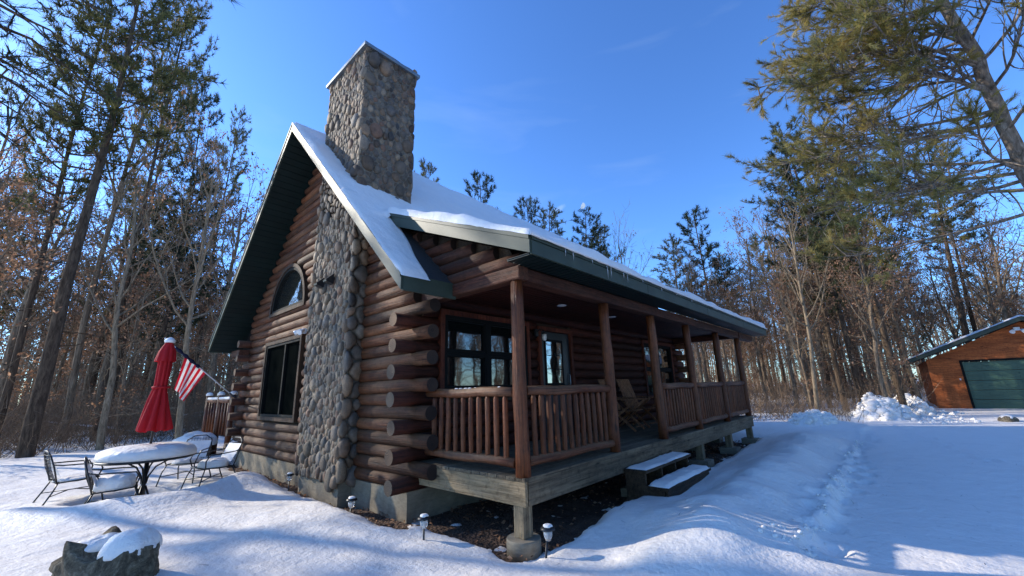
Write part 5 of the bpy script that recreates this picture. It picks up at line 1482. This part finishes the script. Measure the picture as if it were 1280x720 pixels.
# near pine on the left, with boughs hanging into the picture
def left_pine():
    g_ = TreeGen(88); r = g_.r; base = V3((-6.6, 6.0, GY - .1)); tp, tr, _ = g_.limb(base, V3((0, 0, 1)), 14, .22, .04, 12, .015, .02, 10)
    C_ = []; D_ = []
    tgt = []
    for (px, py, dep) in ((40, 30, 8.5), (95, 60, 8.3), (70, 120, 8.6), (30, 150, 8.2), (115, 100, 8.8), (10, 90, 7.8), (60, 0, 8.0), (20, 180, 8.6), (250, -12, 7.2), (130, 20, 9), (85, 150, 8.9)):
        d = FW + RT * ((px - 640) / F_PX) - UP * ((py - 360) / F_PX); p = CAM + d * (dep * .72); tgt.append(V3(p))
    for k, tg in enumerate(tgt):
        h = min(.97, max(.2, (tg.z + .3 - base.z) / 14)); p, d, i = at(tp, h); L = (tg - p).length; n = 8; lp = [p.lerp(tg, i / n) + V3((0, 0, .35 * math.sin(PI * i / n))) + g_.rv() * .03 for i in range(n + 1)]; g_.b.tube(lp, [.05 - .042 * i / n for i in range(n + 1)], 6, 0, False)
        ns = int(L * 3.6)
        for j in range(ns):
            tt = .45 + .55 * (j + r.random()) / ns; p2, d2, _i = at(lp, min(tt, .999)); d3 = (d2 * .8 + g_.rv() * .45 + V3((0, 0, -.05))).normalized(); sp, sr, se = g_.limb(p2, d3, r.uniform(.25, .6) if px != 250 else .2, .012, .005, 3, .12, .02, 4)
            C_ += [tuple(sp[-1]), tuple(sp[-2])]; D_ += [tuple(se), tuple(se)]
        C_.append(tuple(lp[-1])); D_.append(tuple((lp[-1] - lp[-2]).normalized()))
    for k in range(24):
        p, d, i = at(tp, r.uniform(.3, 1) * .99); a = r.uniform(1.2, 4.6); lp, _r, de = g_.limb(p, V3((math.cos(a), math.sin(a), .1)), r.uniform(1.5, 3), .03, .008, 5, .1, .03, 5)
        for j in range(8):
            p2, d2, _i = at(lp, r.uniform(.4, .99)); C_.append(tuple(p2 + g_.rv() * .2)); D_.append(tuple(d2))
    t = thing('near_pine', tuple(base), 'near pine out at the upper left whose dark drooping boughs hang into view', 'tree'); g_.b.build('trunk', M_bark_pine, t)
    v, f, tone = tufts(np.array(C_), np.array(D_), 26, .15, .008, g_.n, .6, .14)
    np_mesh('needles', v, f, M_needle_dark, t, False, None, tone)
left_pine()

# a few trees behind the camera: they are what the windows mirror
for i, (x, y) in enumerate(((6, -17), (10, -19), (14, -16), (3, -20), (18, -20), (-15, -3), (-17, 3), (-14, 8), (-19, -9), (22, -18), (-2, -18), (8, -24))):
    place([OAKS[3], PINES[0], OAKS[0], PINES[3]][i % 4], x, y, 1.0, .02, i, None, ['bare pale tree across the clearing behind the viewer', 'ragged pine across the clearing behind the viewer', 'brown leaved oak across the clearing behind the viewer', 'leaning pine across the clearing behind the viewer'][i % 4], 'trees across the clearing behind the viewer, kind %d' % (i % 4 + 1))

for i, (x, y, k, s_) in enumerate(((-12.1, 22.5, 3, 1.16), (-14.8, 19.6, 3, 1.12))):
    place(PINES[k], x, y, s_, .02, i, None, 'tall high crowned pine left of the view, towards the low sun', 'high crowned pines towards the sun')
for i in range(2):
    a = math.radians(101 + 14 * i); d = rt.uniform(36, 44); x = CAM[0] + d * math.cos(a); y = CAM[1] + d * math.sin(a)
    place(OAKS[i % 5], x, y, rt.uniform(.8, 1.1), .04, i, None, 'oak standing left of the view, towards the low sun', 'oaks towards the sun')

# prototypes: park each at a real spot in the woods
spots = [(82, 40), (75, 44), (88, 38), (79, 50), (91, 33), (85, 52), (5, 44), (-3, 60), (9, 52)]
for (pr, (lbk, gp)), (az, d) in zip(zip(OAKS + PINES, [(k[1], k[2]) for k in kinds]), spots):
    x, y = CAM[0] + d * math.cos(math.radians(az)), CAM[1] + d * math.sin(math.radians(az)); pr.location = (x, y, gz(x, y))
    reg = 'woods left of the cabin' if az > 60 else 'woods right of the cabin'
    pr['label'] = lbk % reg; pr['group'] = gp % reg

# ---------------------------------------------------------------- moon
d = FW + RT * ((727.5 - 640) / F_PX) - UP * ((257 - 360) / F_PX); d = d / np.linalg.norm(d); mp = V3(CAM + d * 900)
b = MB(); zax = V3(-d); xax = V3(RT); yax = zax.cross(xax).normalized(); xax = yax.cross(zax); R_ = 7.0; ang = -.35
P = []
outer = [(math.cos(t), math.sin(t)) for t in np.linspace(-PI / 2, PI / 2, 20)]; inner = [(-.25 * math.cos(t), math.sin(t)) for t in np.linspace(PI / 2, -PI / 2, 20)][1:-1]
b.poly([mp + (xax * (p[0] * math.cos(ang) - p[1] * math.sin(ang)) + yax * (p[0] * math.sin(ang) + p[1] * math.cos(ang))) * R_ + zax * (2 * math.sqrt(max(0, 1 - p[0] ** 2 - p[1] ** 2))) for p in outer + inner])
tag(b.build('moon', M_moon), 'small pale half moon in the blue sky above the roof', 'moon')

# ---------------------------------------------------------------- world and light
W = bpy.data.worlds.new('World'); SC.world = W; W.use_nodes = True; nt = W.node_tree; N = nt.nodes; L = nt.links
bg = N['Background']; sky = N.new('ShaderNodeTexSky'); sky.sky_type = 'NISHITA'; sky.sun_disc = False
sky.sun_elevation = SUN_EL; sky.sun_rotation = PI / 2 - SUN_AZ; sky.altitude = 300; sky.air_density = 1.0; sky.dust_density = .4; sky.ozone_density = 2.6
tc = N.new('ShaderNodeTexCoord')
mp_ = N.new('ShaderNodeMapping'); mp_.inputs['Scale'].default_value = (2.0, 2.0, 9.0); mp_.inputs['Rotation'].default_value = (.25, .12, .5); L.new(tc.outputs['Generated'], mp_.inputs[0])
cn = N.new('ShaderNodeTexNoise'); cn.inputs['Scale'].default_value = 1.6; cn.inputs['Detail'].default_value = 7; cn.inputs['Distortion'].default_value = .6; L.new(mp_.outputs[0], cn.inputs['Vector'])
rp = N.new('ShaderNodeValToRGB'); rp.color_ramp.elements[0].position = .58; rp.color_ramp.elements[1].position = .85; rp.color_ramp.elements[1].color = (.09, .09, .09, 1); L.new(cn.outputs['Fac'], rp.inputs[0])
# one small wisp beside the moon, fixed in the sky
dw = FW + RT * ((697 - 640) / F_PX) - UP * ((262 - 360) / F_PX); dw = dw / np.linalg.norm(dw)
vd = N.new('ShaderNodeVectorMath'); vd.operation = 'SUBTRACT'; L.new(tc.outputs['Generated'], vd.inputs[0]); vd.inputs[1].default_value = tuple(dw)
m2 = N.new('ShaderNodeMapping'); m2.vector_type = 'TEXTURE'
xa = V3(RT * .86 + UP * .5); rot = Matrix((V3(xa), V3(UP * .86 - RT * .5), V3(-FW))).transposed().to_euler(); m2.inputs['Rotation'].default_value = rot; m2.inputs['Scale'].default_value = (.026, .009, .03); L.new(vd.outputs[0], m2.inputs[0])
ln_ = N.new('ShaderNodeVectorMath'); ln_.operation = 'LENGTH'; L.new(m2.outputs[0], ln_.inputs[0])
wn = N.new('ShaderNodeTexNoise'); wn.inputs['Scale'].default_value = 90; wn.inputs['Detail'].default_value = 4; L.new(tc.outputs['Generated'], wn.inputs['Vector'])
ad = N.new('ShaderNodeMath'); ad.operation = 'ADD'; L.new(ln_.outputs['Value'], ad.inputs[0]); L.new(wn.outputs['Fac'], ad.inputs[1])
rp2 = N.new('ShaderNodeValToRGB'); rp2.color_ramp.elements[0].position = .55; rp2.color_ramp.elements[0].color = (.22, .22, .22, 1); rp2.color_ramp.elements[1].position = 1.0; rp2.color_ramp.elements[1].color = (0, 0, 0, 1)
mx0 = N.new('ShaderNodeMath'); mx0.operation = 'MULTIPLY'; mx0.inputs[1].default_value = .7; L.new(ad.outputs[0], mx0.inputs[0]); L.new(mx0.outputs[0], rp2.inputs[0])
mxm = N.new('ShaderNodeMath'); mxm.operation = 'MAXIMUM'; L.new(rp.outputs[0], mxm.inputs[0]); L.new(rp2.outputs[0], mxm.inputs[1])
mx = N.new('ShaderNodeMix'); mx.data_type = 'RGBA'; L.new(mxm.outputs[0], mx.inputs[0]); L.new(sky.outputs[0], mx.inputs[6]); mx.inputs[7].default_value = (6.5, 8.2, 9.5, 1)
gr = N.new('ShaderNodeMix'); gr.data_type = 'RGBA'; gr.blend_type = 'MULTIPLY'; gr.inputs[0].default_value = 1.0; gr.inputs[7].default_value = (1.10, 1.55, 2.08, 1); L.new(sky.outputs[0], gr.inputs[6]); gm = N.new('ShaderNodeGamma'); gm.inputs[1].default_value = 1.15; L.new(gr.outputs[2], gm.inputs[0]); L.new(gm.outputs[0], mx.inputs[6])
L.new(mx.outputs[2], bg.inputs[0]); bg.inputs[1].default_value = .122

sd = bpy.data.lights.new('sun', 'SUN'); sd.energy = 5.0; sd.angle = math.radians(.55); sd.color = (1.0, .92, .79)
so_ = bpy.data.objects.new('sun', sd); COL.objects.link(so_)
sv = V3((math.cos(SUN_EL) * math.cos(SUN_AZ), math.cos(SUN_EL) * math.sin(SUN_AZ), math.sin(SUN_EL))); so_.rotation_euler = sv.to_track_quat('Z', 'Y').to_euler()

cd = bpy.data.cameras.new('camera'); cam = bpy.data.objects.new('camera', cd); COL.objects.link(cam)
cam.matrix_world = Matrix(((RT[0], UP[0], -FW[0], CAM[0]), (RT[1], UP[1], -FW[1], CAM[1]), (RT[2], UP[2], -FW[2], CAM[2]), (0, 0, 0, 1)))
cd.sensor_width = 36; cd.lens = F_PX / 1280 * 36; cd.clip_start = .05; cd.clip_end = 3000
SC.camera = cam
SC.view_settings.view_transform = 'Standard'; SC.view_settings.look = 'None'; SC.view_settings.exposure = 0
SC.cycles.max_bounces = 6; SC.cycles.diffuse_bounces = 3; SC.cycles.glossy_bounces = 3; SC.cycles.transparent_max_bounces = 4
